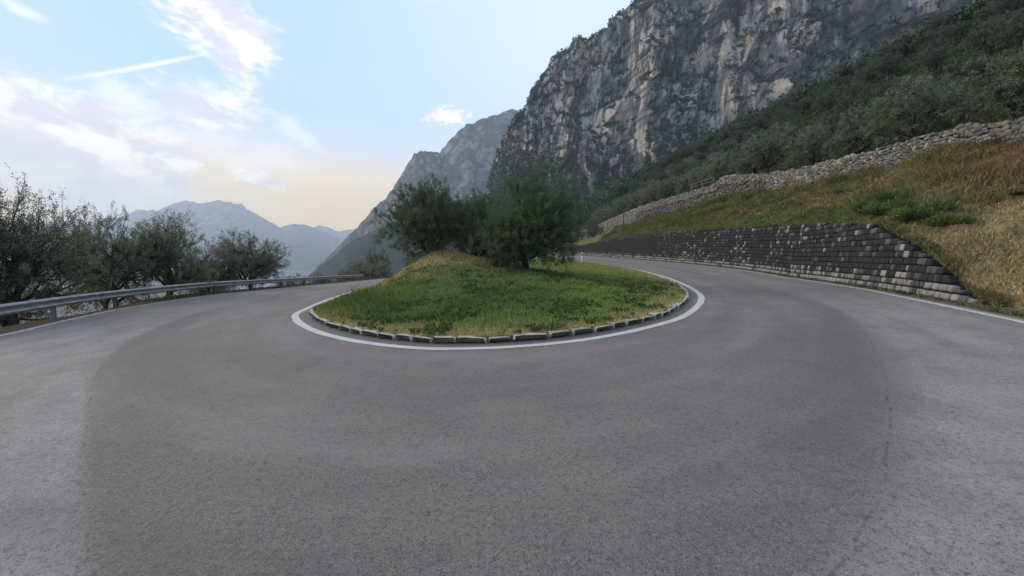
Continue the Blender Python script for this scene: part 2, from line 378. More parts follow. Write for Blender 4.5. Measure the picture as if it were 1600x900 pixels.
# pair up road stations: nearest-ish by normalised arclength around the bend
seam_pts = [(8, 100), (12, 60), (14.2, 38), (13.6, 26), (11.3, 18), (10.06, 14.58), (9.1, 11.7), (7.15, 8.4), (5.65, 6.26), (4.07, 4.32), (3.02, 3.2), (2.2, 2.4), (1.2, 1.7), (-.2, 1.25), (-1.4, 1.45),
    (-2.16, 2.0), (-3.05, 2.8), (-4.29, 4.0), (-6.31, 6.1), (-8.12, 8.34), (-9.65, 10.92), (-11.6, 15.5), (-13, 22), (-14.2, 34), (-14.8, 60), (-12, 95)]
SEAM = catmull(seam_pts, 900)
def build_road():
    n = 420; a = np.linspace(0, 1, n)
    I = IN+INn*.75; O = OUT+OUTn*.35
    # station pairing: use outer curve as master, blend index
    def samp(C, q): k = np.linspace(0, 1, len(C)); return np.stack([np.interp(q, k, C[:, i]) for i in (0, 1)], 1)
    # matched keys so cross sections stay roughly square to the road
    ki, ko = [0], [0]
    for p, q in [((7.6, 69), (14.38, 71)), ((10.5, 34), (17.6, 34)), ((8.3, 18.9), (14.0, 17)), ((5.7, 12.5), (10.3, 8)), ((-.58, 7.35), (-1.5, -2.6)), ((-5.0, 10.1), (-10, 3)), ((-7.6, 15.1), (-14.4, 12.6)), ((-9.8, 28), (-18.2, 28)), ((-10.8, 54), (-18.9, 56))]:
        ki.append(dist_poly(np.array([p[0]]), np.array([p[1]]), IN)[1][0]/499); ko.append(dist_poly(np.array([q[0]]), np.array([q[1]]), OUT)[1][0]/499)
    ki.append(1); ko.append(1)
    t = np.linspace(0, len(ki)-1, n); k = np.arange(len(ki))
    A = samp(I, np.interp(t, k, ki)); B = samp(O, np.interp(t, k, ko))
    for _ in range(6):
        A[1:-1] = (A[:-2]+A[2:]+2*A[1:-1])/4; B[1:-1] = (B[:-2]+B[2:]+2*B[1:-1])/4
    w = np.linspace(0, 1, 90)[None, :, None]
    P = A[:, None]*(1-w)+B[:, None]*w
    z = zr(P[..., 0], P[..., 1])
    D, idx = dist_poly(P[..., 0], P[..., 1], SEAM)
    sn, st = normals2(SEAM)
    if sn[450] @ (np.array([0, 14])-SEAM[450]) > 0: sn = -sn
    sg = np.sign((P[..., 0]-SEAM[idx, 0])*sn[idx, 0]+(P[..., 1]-SEAM[idx, 1])*sn[idx, 1])
    me = grid_mesh('road', np.dstack([P, z]), True, attrs={'seam': np.clip((P[..., 0]-SEAM[idx, 0])*sn[idx, 0]+(P[..., 1]-SEAM[idx, 1])*sn[idx, 1], -12, 12), 'across': np.broadcast_to(np.linspace(0, 11.5, 90)[None], D.shape).copy(), 'along': np.broadcast_to(np.arange(n)[:, None]*.5, D.shape).copy()})
    tag(link('road', me, mat=M['road']), kind='structure')
build_road()
def strip(name, C, Nn, off, w, dz, mat):
    A = C+Nn*(off-w/2); B = C+Nn*(off+w/2); n = len(C)
    jit = (fbm(np.arange(n)*.6, 0, 3)-.5)[:, None]*.05
    A = A-Nn*jit
    P = np.stack([A, B], 1); z = zr(P[..., 0], P[..., 1])+dz
    return tag(link(name, grid_mesh(name, np.dstack([P, z]), True), mat=mat), kind='structure')
strip('inner_edge_line', catmull(inner_pts, 1400), np.stack([np.interp(np.linspace(0, 499, 1400), np.arange(500), INn[:, i]) for i in (0, 1)], 1), 0, .20, .006, M['paint'])
strip('outer_edge_line', catmull(outer_pts, 1400), np.stack([np.interp(np.linspace(0, 499, 1400), np.arange(500), OUTn[:, i]) for i in (0, 1)], 1), 0, .14, .006, M['paint'])
# ------------------------------------------------------------------ island
KO = .42     # kerb front face, metres inside the line
K = IN+INn*(KO+.1)
def isl_z(x, y):
    D, _ = dist_poly(x, y, K)
    A = .22+1.75*np.exp(-(((x+4.6)/4.6)**2+((y-25)/8.0)**2))+.35*np.exp(-(((x-1)/3)**2+((y-21)/4)**2))
    far = ss(35, 60, y)
    A = A*(1-far)+.15*far
    z = zr(x, y)+.12+A*ss(0, 4.6, D)+(fbm(x*.9, y*.9, 0, 4, 5)-.5)*.22*ss(0, 1.5, D)
    return z, D
def isl_col(x, y, D):
    g = np.array([.155, .215, .050]); dk = np.array([.09, .145, .036]); st = np.array([.38, .29, .135]); yl = np.array([.22, .23, .062])
    n = fbm(x*.35, y*.35, 0, 4, 11); n2 = fbm(x*1.4, y*1.4, 0, 3, 13)
    c = g[None]*(1-ss(.35, .65, n)[:, None])+dk[None]*ss(.35, .65, n)[:, None]
    rim = (1-ss(.15, 1.25, D+(n2-.5)*1.5))*ss(-9, 1, x+3)*(.5+.5*(1-ss(3, 7, x)))*ss(.35, .6, n2+.12)
    dry = np.exp(-(((x+5.2)/4.4)**2+((y-25)/5.5)**2))*2.0
    right = ss(1.0, 7, x)*.6
    for f, cc in ((np.clip(right, 0, 1), yl), (np.clip(dry*ss(.3, .6, n2)+dry*.3, 0, .9), st), (np.clip(rim*.95, 0, .95), st*.95)):
        c = c*(1-f[:, None])+cc[None]*f[:, None]
    return c
def build_island():
    m = 250; ap = int(dist_poly(np.array([-.4]), np.array([7.9]), K)[1][0])
    nr = min(ap, 499-ap); q = np.linspace(0, 1, 240)**1.15
    R = np.stack([np.interp(ap-q*ap, np.arange(500), K[:, i]) for i in (0, 1)], 1)
    L = np.stack([np.interp(ap+q*(499-ap), np.arange(500), K[:, i]) for i in (0, 1)], 1)
    w = np.linspace(0, 1, 110)[None, :, None]
    P = L[:, None]*(1-w)+R[:, None]*w
    z, D = isl_z(P[..., 0], P[..., 1])
    c = isl_col(P[..., 0].ravel(), P[..., 1].ravel(), D.ravel())
    tag(link('island_ground', grid_mesh('island_ground', np.dstack([P, z]), True, col=c), mat=M['ground']), kind='structure')
build_island()
def inside_island(x, y):
    D, I = dist_poly(x, y, K); sg = (x-K[I, 0])*INn[I, 0]+(y-K[I, 1])*INn[I, 1]
    return (sg > 0), D
def blades(name, x, y, z, h, w, col, lean=.5, mat=None, kindstuff=True, parent=None, curl=.5):
    """each blade a bent strip: quad plus tip triangle"""
    n = len(x); a = RNG.uniform(0, 2*PI, n); b = RNG.uniform(0, 2*PI, n)
    px, py = np.cos(a)*w/2, np.sin(a)*w/2
    l = h*lean*RNG.uniform(.2, 1, n); lx, ly = np.cos(b)*l, np.sin(b)*l
    V = np.empty((n, 5, 3))
    V[:, 0] = np.c_[x-px, y-py, z-.02]; V[:, 1] = np.c_[x+px, y+py, z-.02]
    V[:, 2] = np.c_[x+px*.8+lx*.35, y+py*.8+ly*.35, z+h*.6]; V[:, 3] = np.c_[x-px*.8+lx*.35, y-py*.8+ly*.35, z+h*.6]
    V[:, 4] = np.c_[x+lx, y+ly, z+h*(1-.35*curl)]
    i = np.arange(n)[:, None]*5
    T = np.concatenate([i+[0, 1, 2], i+[0, 2, 3], i+[3, 2, 4]])
    c = np.repeat(col, 5, axis=0)
    me = mesh_np(name, V.reshape(-1, 3), T, 3, False, c)
    o = link(name, me, parent, mat or M['blade'])
    if kindstuff: o['kind'] = 'stuff'
    return o
def island_grass():
    n = 270000
    # density falls with distance from the camera
    r = 7.6+RNG.uniform(0, 1, n)**1.5*62; a = RNG.uniform(-.75, .6, n)
    x = np.sin(a)*r; y = np.cos(a)*r
    ins, D = inside_island(x, y); k = ins & (D > .08) & (y < 62); x, y, D = x[k], y[k], D[k]
    # clumping
    cl = fbm(x*2.2, y*2.2, 0, 3, 31); k = RNG.uniform(0, 1, len(x)) < ss(.15, .55, cl)+.25; x, y, D = x[k], y[k], D[k]
    z, _ = isl_z(x, y); dist = np.hypot(x, y)
    n2 = fbm(x*.8, y*.8, 0, 3, 41)
    h = (.045+.085*n2**1.5*2)*RNG.uniform(.5, 1.4, len(x))*(.45+.55*ss(.1, 1.6, D))
    left = np.exp(-(((x+5.6)/1.6)**2+((y-13.8)/2.2)**2)); h = h*(1+4.2*left)
    drymask = np.exp(-(((x+3.6)/4)**2+((y-26.5)/4.5)**2)); h = h*(1+1.2*drymask)
    h = h*(1-.35*ss(2, 7, x))
    w = (.005+.0014*dist)*RNG.uniform(.6, 1.3, len(x))
    c = isl_col(x, y, D)*RNG.uniform(.75, 1.75, len(x))[:, None]
    lf = (left*.8)[:, None]; c = c*(1-lf)+np.array([.09, .16, .035])*RNG.uniform(.6, 1.3, len(x))[:, None]*lf
    q = RNG.uniform(0, 1, len(x)) < .06; c[q] = np.array([.26, .22, .11])*RNG.uniform(.6, 1.1, q.sum())[:, None]
    o = blades('island_grass', x, y, z, h, w, c, .8); o['label'] = 'green grass with straw-coloured fringe covering the island inside the kerb'; o['category'] = 'grass'
    # broad-leaved weeds
    n = 17000; r = 7.7+RNG.uniform(0, 1, n)**1.3*17; a = RNG.uniform(-.7, .5, n); x = np.sin(a)*r; y = np.cos(a)*r
    ins, D = inside_island(x, y); cl = fbm(x*1.3, y*1.3, 0, 3, 77); k = ins & (D > .15) & (cl > .5); x, y, D = x[k], y[k], D[k]; z, _ = isl_z(x, y)
    m = 5; X = np.repeat(x, m); Y = np.repeat(y, m); Z = np.repeat(z, m); b = RNG.uniform(0, 2*PI, len(X)); L = RNG.uniform(.035, .09, len(X)); wd = L*.32
    up = RNG.uniform(.02, .10, len(X)); dx, dy = np.cos(b), np.sin(b)
    V = np.empty((len(X), 4, 3)); V[:, 0] = np.c_[X, Y, Z+.02]; V[:, 2] = np.c_[X+dx*L, Y+dy*L, Z+up]
    V[:, 1] = np.c_[X+dx*L*.55-dy*wd, Y+dy*L*.55+dx*wd, Z+up*.9]; V[:, 3] = np.c_[X+dx*L*.55+dy*wd, Y+dy*L*.55-dx*wd, Z+up*.9]
    c = np.repeat(np.array([.06, .11, .028])[None]*RNG.uniform(.6, 1.5, len(X))[:, None], 4, 0)
    me = mesh_np('island_weeds', V.reshape(-1, 3), np.arange(len(X)*4).reshape(-1, 4), 4, False, c)
    o = link('island_weeds', me, mat=M['blade']); tag(o, 'broad-leaved low weeds among the grass of the island', 'weeds', kind='stuff')
island_grass()
# ------------------------------------------------------------------ stones
def stone_mesh(name, L, H, D, rnd=.06, jit=.04, seed=0, sub=2):
    """rough block centred on origin, x = length, y = depth, z = height"""
    r = np.random.default_rng(seed); g = np.linspace(-1, 1, sub+2); V = {}; vs = []; fs = []
    def vid(p):
        k = tuple(np.round(p, 4))
        if k not in V:
            q = np.array(p, float); e = np.abs(q); cnt = np.sort(e)[1]     # second largest: edge-ness
            s = 1-rnd*max(0, (e.sum()-1))*.9
            q = q*s+r.uniform(-jit, jit, 3); V[k] = len(vs); vs.append(q*np.array([L/2, D/2, H/2]))
        return V[k]
    for ax in range(3):
        for sg in (-1, 1):
            for i in range(len(g)-1):
                for j in range(len(g)-1):
                    if ax == 1 and sg == 1: continue
                    c4 = []
                    for a, b in ((i, j), (i+1, j), (i+1, j+1), (i, j+1)):
                        p = [0, 0, 0]; p[ax] = sg; p[(ax+1) % 3] = g[a]; p[(ax+2) % 3] = g[b]; c4.append(vid(p))
                    fs.append(c4 if sg > 0 else c4[::-1])
    return mesh_np(name, np.array(vs), np.array(fs), 4, False)
def frame(T2, zax=(0, 0, 1), flip=False):
    """matrix whose x runs along the 2-D direction T2 and -y faces outward (to the road)"""
    x = Vector((T2[0], T2[1], 0)).normalized(); z = Vector(zax); y = z.cross(x)
    return Matrix((x, y, z)).transposed().to_4x4()
def merge(name, items, mat_index=None):
    """items: (mesh, Matrix) joined into one mesh"""
    Vs, Fs, mi, off = [], [], [], 0; cache = {}
    for me, mx, k in items:
        if me.name not in cache:
            v = np.empty(len(me.vertices)*3, np.float32); me.vertices.foreach_get('co', v)
            f = np.empty(len(me.loops), np.int32); me.loops.foreach_get('vertex_index', f); cache[me.name] = (v.reshape(-1, 3), f.reshape(-1, 4))
        v, f = cache[me.name]; m = np.array(mx)
        Vs.append(v@m[:3, :3].T+m[:3, 3]); Fs.append(f+off); mi += [k]*len(f); off += len(v)
    me = mesh_np(name, np.vstack(Vs), np.vstack(Fs), 4); me.polygons.foreach_set('material_index', np.array(mi, np.int32)); return me
# kerb
def build_kerb():
    root = empty('kerb', (0, 8, 0)); tag(root, 'weathered pale stone kerb curving round the grassy island', 'kerb')
    ms = [stone_mesh('kerb_stone', 1, 1, 1, .075, .05, 40+i, 3) for i in range(9)]
    for m in ms: m.materials.append(M['kerb_stone'])
    C = IN+INn*(KO+.11); s = np.r_[0, np.cumsum(np.linalg.norm(np.diff(C, axis=0), axis=1))]
    a = dist_poly(np.array([10.]), np.array([45.]), C)[1][0]; b = dist_poly(np.array([-9.5]), np.array([26.]), C)[1][0]
    q = s[a]; k = 0
    while q < s[b]:
        L = random.uniform(.38, .74); c = [np.interp(q+L/2, s, C[:, i]) for i in (0, 1)]
        c0 = [np.interp(q, s, C[:, i]) for i in (0, 1)]; c1 = [np.interp(q+L, s, C[:, i]) for i in (0, 1)]
        T = np.array(c1)-np.array(c0)
        o = link('kerb_stone', ms[k % 9], root)
        mx = Matrix.Translation((c[0], c[1], float(zr(*c))+.022+random.uniform(-.014, .012)))@frame(T)
        mx = mx@Matrix.Rotation(random.uniform(-.05, .05), 4, 'Z')@Matrix.Rotation(random.uniform(-.04, .04), 4, 'Y')@Matrix.Diagonal((L-.005, .25*random.uniform(.85, 1.1), .20, 1))
        o.matrix_world = mx; o.matrix_parent_inverse = root.matrix_world.inverted(); o.parent = root
        o.matrix_parent_inverse = Matrix.Translation((0, -8, 0)); o.matrix_basis = mx
        q += L+random.choice([.0, .005, .01, .03]); k += 1
build_kerb()
# ------------------------------------------------------------------ right side: wall, bank, upper wall
UWX = lambda t: 40.75-.125*t
# station curve along right road edge, from near to far (y as key)
RB = OUT[(OUT[:, 0] > 3)]; RB = RB[RB[:, 1] > 3.5][::-1]; RB = catmull(RB[::6], 360)
RBn, RBt = normals2(RB)
if RBn[100][0] < 0: RBn = -RBn
nb = len(RB)
wh_t = [10.4, 11.6, 12.4, 14.2, 18.0, 22, 29.2, 39.3, 55.8, 74.3, 84, 93.3, 100]; wh_h = [0, .3, .72, 1.42, 2.62, 3.0, 3.25, 3.4, 3.42, 2.5, 1.75, .95, .4]
def wallh(y): return np.where((y > 10.4) & (y < 99), np.interp(y, wh_t, wh_h), 0.)
WO = .55      # wall face offset from the line
u_top = [(1600, 185), (1500, 195), (1400, 225), (1250, 262), (1200, 271), (1130, 273), (1115, 288), (1000, 322), (920, 357)]
u_bot = [(1600, 224), (1500, 238), (1400, 262), (1300, 282), (1200, 297), (1130, 312), (1000, 346), (920, 372)]
def uw(pts, t):     # height of a level feature seen on the wall line, worked out once as world z at wall station t
    ts, zs = [], []
    for px, py in pts:
        u, v = ray(px, py); tt = 40.75/(u+.125); ts.append(tt); zs.append(CAMZ+v*tt)
    return np.interp(t, ts, zs)
# B(s): foot of the upper wall for every station
tt = np.interp(RB[:, 1], [0, 4, 8, 18, 30, 40, 56, 74, 93, 115], [10, 14, 19, 33, 50, 66, 88, 108, 122, 136])
BB = np.stack([UWX(tt), tt], 1); BZ = uw(u_bot, tt)
def bank_z(i, w):
    """i station index array, w 0..1 from wall crest to the upper wall foot"""
    H = wallh(RB[i, 1]); A = RB[i]+RBn[i]*(WO+.40+.16*H)[:, None]; zA = zr(RB[i, 0], RB[i, 1])+H+.02
    P = A*(1-w)[:, None]+BB[i]*w[:, None]
    L = np.linalg.norm(BB[i]-A, axis=1)*w
    near = 1-ss(12, 19, RB[i, 1])
    prof = w*(1-near*.0)+near*0.10*np.sin(w*PI)          # near bank bulges
    z = zA+(BZ[i]-zA)*prof+(fbm(P[:, 0]*.35, P[:, 1]*.35, 0, 4, 3)-.5)*1.5*ss(0, .12, w)*(1-ss(.9, 1, w))+(fbm(P[:, 0]*1.6, P[:, 1]*1.6, 0, 3, 8)-.5)*.40*ss(0, 1.5, L)
    return P, z, L
def bank_col(x, y, w, i):
    st = np.array([.31, .24, .12]); br = np.array([.19, .115, .058]); gr = np.array([.085, .12, .035]); og = np.array([.20, .155, .068])
    n = fbm(x*.22, y*.22, 0, 4, 61); n2 = fbm(x*.8, y*.8, 0, 3, 63)
    yy = RB[i, 1]
    near = 1-ss(13, 22, yy)
    low = 1-ss(.10, .28, w+(n2-.5)*.16)
    c = np.tile(og, (len(x), 1))
    f = (near*ss(.2, .5, w+(n2-.5)*.4))[:, None]; c = c*(1-f)+br*f
    f = ss(.50, .66, n)[:, None]*.55; c = c*(1-f)+gr*f
    # green flush just above the sloping end of the wall
    f = (np.exp(-((yy-21)/6.5)**2)*np.exp(-((w-.07)/.11)**2)*1.6).clip(0, .92)[:, None]; c = c*(1-f)+np.array([.10, .135, .042])*f
    f = (np.exp(-((yy-34)/9)**2)*np.exp(-((w-.75)/.14)**2)*.8).clip(0, .9)[:, None]; c = c*(1-f)+gr*f
    f = (ss(30, 50, yy)*.55)[:, None]; c = c*(1-f)+np.array([.13, .135, .035])*f
    f = (ss(17, 24, yy)*(1-ss(.08, .26, w+(n2-.5)*.2))*.7)[:, None]; c = c*(1-f)+np.array([.125, .15, .045])*f
    f = (near*low)[:, None]; c = c*(1-f)+st*f
    return c
def build_bank():
    nw = 70; i = np.repeat(np.arange(nb), nw); w = np.tile(np.linspace(0, 1, nw)**1.4, nb)
    P, z, L = bank_z(i, w); c = bank_col(P[:, 0], P[:, 1], w, i)
    G = np.c_[P, z].reshape(nb, nw, 3)
    sk = np.c_[RB+RBn*(WO+.36+.16*wallh(RB[:, 1]))[:, None], zr(RB[:, 0], RB[:, 1])-.1][:, None]; G = np.concatenate([sk, G], 1); c = np.concatenate([c.reshape(nb, nw, 3)[:, :1], c.reshape(nb, nw, 3)], 1).reshape(-1, 3)
    tag(link('roadside_bank', grid_mesh('roadside_bank', G, True, col=c), mat=M['ground']), kind='structure')
    # verge strip between tarmac edge and wall / bank foot
    o_ = np.array([.2, .4, .6, .95]); Pv = RB[:, None]+RBn[:, None]*o_[None, :, None]
    zv = zr(RB[:, 0], RB[:, 1])[:, None]+np.array([.0, .012, .03, .06])[None]
    cv = np.tile(np.array([.14, .125, .10]), (nb*4, 1))
    tag(link('verge', grid_mesh('verge', np.dstack([Pv, zv+.004]), True, col=cv), mat=M['ground']), kind='structure')
    n = 330000
    y0 = 3.5+RNG.uniform(0, 1, n)**2.0*70; fi = np.interp(y0, RB[:, 1][:int(nb*.97)], np.arange(int(nb*.97))); i = fi.astype(int)
    w = RNG.uniform(0, 1, n)**1.5
    P, z, L = bank_z(i, w)
    # use fractional station to avoid rows
    P2, z2, _ = bank_z(np.minimum(i+1, nb-1), w); fr = (fi-i); P = P*(1-fr)[:, None]+P2*fr[:, None]; z = z*(1-fr)+z2*fr
    x, y = P.T; d = np.hypot(x, y); n2 = fbm(x*.5, y*.5, 0, 3, 91)
    k = RNG.uniform(0, 1, n) < .35+ss(.3, .6, fbm(x*1.7, y*1.7, 0, 3, 95)); x, y, z, w, i, d, n2 = [q[k] for q in (x, y, z, w, i, d, n2)]
    h = (.08+.75*ss(.4, .75, n2)*ss(.05, .3, w)+.12*n2)*RNG.uniform(.4, 1.4, len(x))
    h = h*np.where(w < .02, .5, 1)
    wd = (.006+.0013*d)*RNG.uniform(.6, 1.3, len(x))
    c = bank_col(x, y, w, i)*RNG.uniform(.65, 1.75, len(x))[:, None]*(.7+.6*fbm(x*.9, y*.9, 3, 3, 19))[:, None]
    o = blades('bank_grass', x, y, z, h, wd, c, 1.1); tag(o, 'dry straw and olive-green grass covering the bank above the dark wall', 'grass', kind='stuff')
build_bank()
def edge_growth():
    "grass hanging over the wall crest, and weeds at the foot of wall, bank and kerb"
    n = 26000; y0 = 10.5+RNG.uniform(0, 1, n)**1.4*60; fi = np.interp(y0, RB[:int(nb*.97), 1], np.arange(int(nb*.97))); i = fi.astype(int); fr = fi-i
    P, z, _ = bank_z(i, np.full(n, .001)); P2, z2, _ = bank_z(i+1, np.full(n, .001)); P = P*(1-fr)[:, None]+P2*fr[:, None]; z = z*(1-fr)+z2*fr
    cl = fbm(y0*1.3, 0, 5, 4, 15); k = RNG.uniform(0, 1, n) < ss(.38, .62, cl)+.12; P, z, i, y0, cl = P[k], z[k], i[k], y0[k], cl[k]; m = len(z)
    P = P-RBn[i]*RNG.uniform(-.15, .22, m)[:, None]; d = np.hypot(*P.T)
    c = np.where((RNG.uniform(0, 1, m) < .45)[:, None], np.array([.10, .13, .04]), np.array([.27, .21, .10]))*RNG.uniform(.5, 1.5, m)[:, None]
    o = blades('crest_grass', P[:, 0], P[:, 1], z-.05, (.08+.28*cl)*RNG.uniform(.4, 1.2, m), .006+.0013*d, c, 1.3); tag(o, 'dry grass hanging over the crest of the dark wall', 'grass', kind='stuff')
    n = 16000; y0 = 4+RNG.uniform(0, 1, n)**1.5*55; i = np.interp(y0, RB[:int(nb*.97), 1], np.arange(int(nb*.97))).astype(int); cl = fbm(y0*2.1, 0, 9, 4, 25); k = RNG.uniform(0, 1, n) < ss(.45, .65, cl)+.05; i, y0, cl = i[k], y0[k], cl[k]; m = len(i)
    P = RB[i]+RBn[i]*RNG.uniform(.36, .56, m)[:, None]+RBt[i]*RNG.uniform(-.2, .2, m)[:, None]; d = np.hypot(*P.T)
    c = np.where((RNG.uniform(0, 1, m) < .5)[:, None], np.array([.08, .12, .035]), np.array([.24, .19, .10]))*RNG.uniform(.5, 1.5, m)[:, None]
    o = blades('foot_weeds', P[:, 0], P[:, 1], zr(P[:, 0], P[:, 1])+.01, RNG.uniform(.03, .14, m), .005+.001*d, c, 1.2); tag(o, 'low weeds along the tarmac edge at the foot of the dark wall', 'weeds', kind='stuff')
edge_growth()
def build_lower_wall():
    root = empty('retaining_wall', (14, 15, .4)); tag(root, 'dark sooty retaining wall of squared stone blocks beside the right lane', 'wall')
    inv = Matrix.Translation((-14, -15, -.4))
    F0 = RB+RBn*WO; s = np.r_[0, np.cumsum(np.linalg.norm(np.diff(F0, axis=0), axis=1))]
    ya = np.interp(10.7, RB[:, 1], s); yb = np.interp(98.5, RB[:, 1], s)
    at = lambda q: np.array([np.interp(q, s, F0[:, 0]), np.interp(q, s, F0[:, 1])])
    def nrm(q): return np.array([np.interp(q, s, RBn[:, 0]), np.interp(q, s, RBn[:, 1])])
    BAT = .16   # batter: leans back
    # backing (mortar) mesh with thickness
    qs = np.arange(ya, yb, .4); rows = []
    for q in qs:
        p = at(q); n = nrm(q); yy = np.interp(q, s, RB[:, 1]); H = max(0., float(wallh(np.array(yy)))-.05-.12*(yy < 18)); z0 = float(zr(*p))
        rows.append([(*(p+n*(.05)), z0-.2), (*(p+n*(.05+BAT*H*.5)), z0+H*.5), (*(p+n*(.05+BAT*H)), z0+H), (*(p+n*(.4+BAT*H)), z0+H-.01), (*(p+n*(.5+BAT*H)), z0-.2)])
    b = link('backing', grid_mesh('backing', np.array(rows), False), None, M['mortar']); b.parent = root; b.matrix_parent_inverse = inv
    ms = [stone_mesh('block', 1, 1, 1, .02, .05, 80+i, 2) for i in range(8)]
    rs = [stone_mesh('block', 1, 1, 1, .12, .09, 180+i, 2) for i in range(8)]
    mats = [M['dark_stone'], M['mid_stone'], M['pale_stone']]
    lib = {}
    for tname, src in (('b', ms), ('r', rs)):
        for mi in range(3):
            for j, me in enumerate(src):
                c = me.copy(); c.materials.clear(); c.materials.append(mats[mi]); lib[(tname, mi, j)] = c
    items = []
    CH = .245
    for row in range(16):
        zb = row*CH; q = ya+random.uniform(0, .3)
        while q < yb:
            yy = np.interp(q, s, RB[:, 1]); H = float(wallh(np.array(yy)))
            L = random.uniform(.19, .40) if row > 1 else random.uniform(.18, .32)
            if row == 0 and yy < 13: L = random.uniform(.3, .6)
            if row == 1 and yy < 13.4: L = random.uniform(.3, .55)
            qm = q+L/2; Hm = float(wallh(np.array(np.interp(qm, s, RB[:, 1]))))
            if zb+.07 < Hm:
                p = at(qm); n = nrm(qm); T = at(q+L)-at(q)
                ch = min(CH, Hm-zb+.03)
                zc = zb+ch/2; z0 = float(zr(*p)); pc = p+n*(BAT*zc+.07-random.uniform(0, .03))
                rnd = random.random(); top = zb+CH*2.0 > Hm
                patch = float(fbm(np.array(qm*.5), np.array(row*.8), 0, 2, 5))
                near = yy < 33
                if row == 0: mi = 2 if rnd < .8 else 1
                elif row == 1: mi = 2 if rnd < .62 else 1
                elif row == 2: mi = 2 if rnd < (.22 if near else .05) else (1 if rnd < .45 else 0)
                elif top: mi = 1 if rnd < .35 else (2 if rnd < .42 and near else 0)
                else: mi = 2 if (rnd < .09 and patch > .5 and yy < 45) else (1 if rnd < .12+.14*(patch > .58) and yy < 50 else 0)
                kind = 'r' if row < 2 or rnd < .1 else 'b'
                nx = Vector((T[0], T[1], 0)).normalized(); zax = Vector((n[0]*BAT, n[1]*BAT, 1)).normalized()
                yv = zax.cross(nx).normalized(); zax = nx.cross(yv).normalized()
                R = Matrix((nx, yv, zax)).transposed().to_4x4()
                if (yv.x*n[0]+yv.y*n[1]) < 0: R = Matrix((-nx, -yv, zax)).transposed().to_4x4()
                gap = .03 if row < 2 else .016
                mx = Matrix.Translation((pc[0], pc[1], z0+zc))@R@Matrix.Rotation(random.uniform(-.03, .03), 4, 'Y')@Matrix.Diagonal((L-gap, .2, ch-gap, 1))
                d = math.hypot(p[0], p[1]); items.append((L*ch/d/d, (kind, mi, random.randrange(8)), mx))
            q += L
    items.sort(key=lambda t: -t[0])
    for sc, key, mx in items[:300]:
        o = link('block', lib[key]); o.parent = root; o.matrix_parent_inverse = inv; o.matrix_basis = mx
    me = merge('block_rows', [(lib[k], mx, k[1]) for _, k, mx in items[300:]])
    for m in mats: me.materials.append(m)
    o = link('block_rows', me); o.parent = root; o.matrix_parent_inverse = inv; o['kind'] = 'stuff'
build_lower_wall()
def build_upper_wall():
    t = np.arange(16, 150, .5); base = uw(u_bot, t)-.35; top = uw(u_top, t)
    P = np.stack([UWX(t), t], 1); n = np.array([-.992, -.124]); back = -n
    root = empty('terrace_wall', (UWX(40), 40, 9.5)); tag(root, 'long grey dry-stone terrace wall along the top of the bank under the olives', 'wall')
    inv = Matrix.Translation((-UWX(40), -40, -9.5))
    rows = [[(*(p+back*.12), zb), (*(p+back*.2), (zb+zt)/2), (*(p+back*.25), zt-.06), (*(p+back*.8), zt-.08), (*(p+back*.9), zb)] for p, zb, zt in zip(P, base, top)]
    b = link('backing', grid_mesh('backing', np.array(rows), False), None, M['rubble_back']); b.parent = root; b.matrix_parent_inverse = inv
    mats = [M['rubble'], M['rubble_dark'], M['pale_stone']]
    src = [stone_mesh('rubble_stone', 1, 1, 1, .05, .20, 300+i, 1) for i in range(12)]; lib = {}
    for mi in range(3):
        for j, me in enumerate(src):
            c = me.copy(); c.materials.clear(); c.materials.append(mats[mi]); lib[(mi, j)] = c
    T = np.array([-.124, .992]); items = []
    q = 16.
    CH = .27
    for row in range(14):
        q = 16+random.uniform(0, .3)
        while q < 150:
            big = q < 34
            zb = float(uw(u_bot, q))-.3; zt = float(uw(u_top, q)); h = zt-zb
            ch = CH*(1.12 if big else 1.0); L = random.uniform(.2, .46)*(1.25 if big else 1); smooth = (55 < q < 96) and row*ch < h*.62
            z = zb+(row+.5)*ch+random.uniform(-.09, .09)+.12*math.sin(q*.9)
            if z < zt-.02 and not (smooth and random.random() < .5):
                pc = np.array([UWX(q+L/2), q+L/2])+back*(.12+random.uniform(-.02, .02)+(.05 if smooth else 0)+.1*(z-zb)/max(h, .1))
                rnd = random.random(); mi = 0 if rnd < .50 else (1 if rnd < .90 else 2)
                if smooth: mi = 1
                mx = Matrix.Translation((pc[0], pc[1], z))@frame(-T)@Matrix.Rotation(random.uniform(-.7, .7), 4, 'Y')@Matrix.Diagonal((L*1.05, .36, ch*random.uniform(.8, 1.25), 1))
                items.append((L*ch/(pc@pc), (mi, random.randrange(12)), mx, q))
            q += L*.97
    def insight(q): return 26 < q
    items.sort(key=lambda a: -(a[0] if 28.5 < a[3] else 0))
    for _, key, mx, q in items[:300]:
        o = link('rubble_stone', lib[key]); o.parent = root; o.matrix_parent_inverse = inv; o.matrix_basis = mx
    me = merge('rubble_courses', [(lib[k], mx, k[0]) for _, k, mx, q in items[300:]])
    for m in mats: me.materials.append(m)
    o = link('rubble_courses', me); o.parent = root; o.matrix_parent_inverse = inv; o['kind'] = 'stuff'
build_upper_wall()
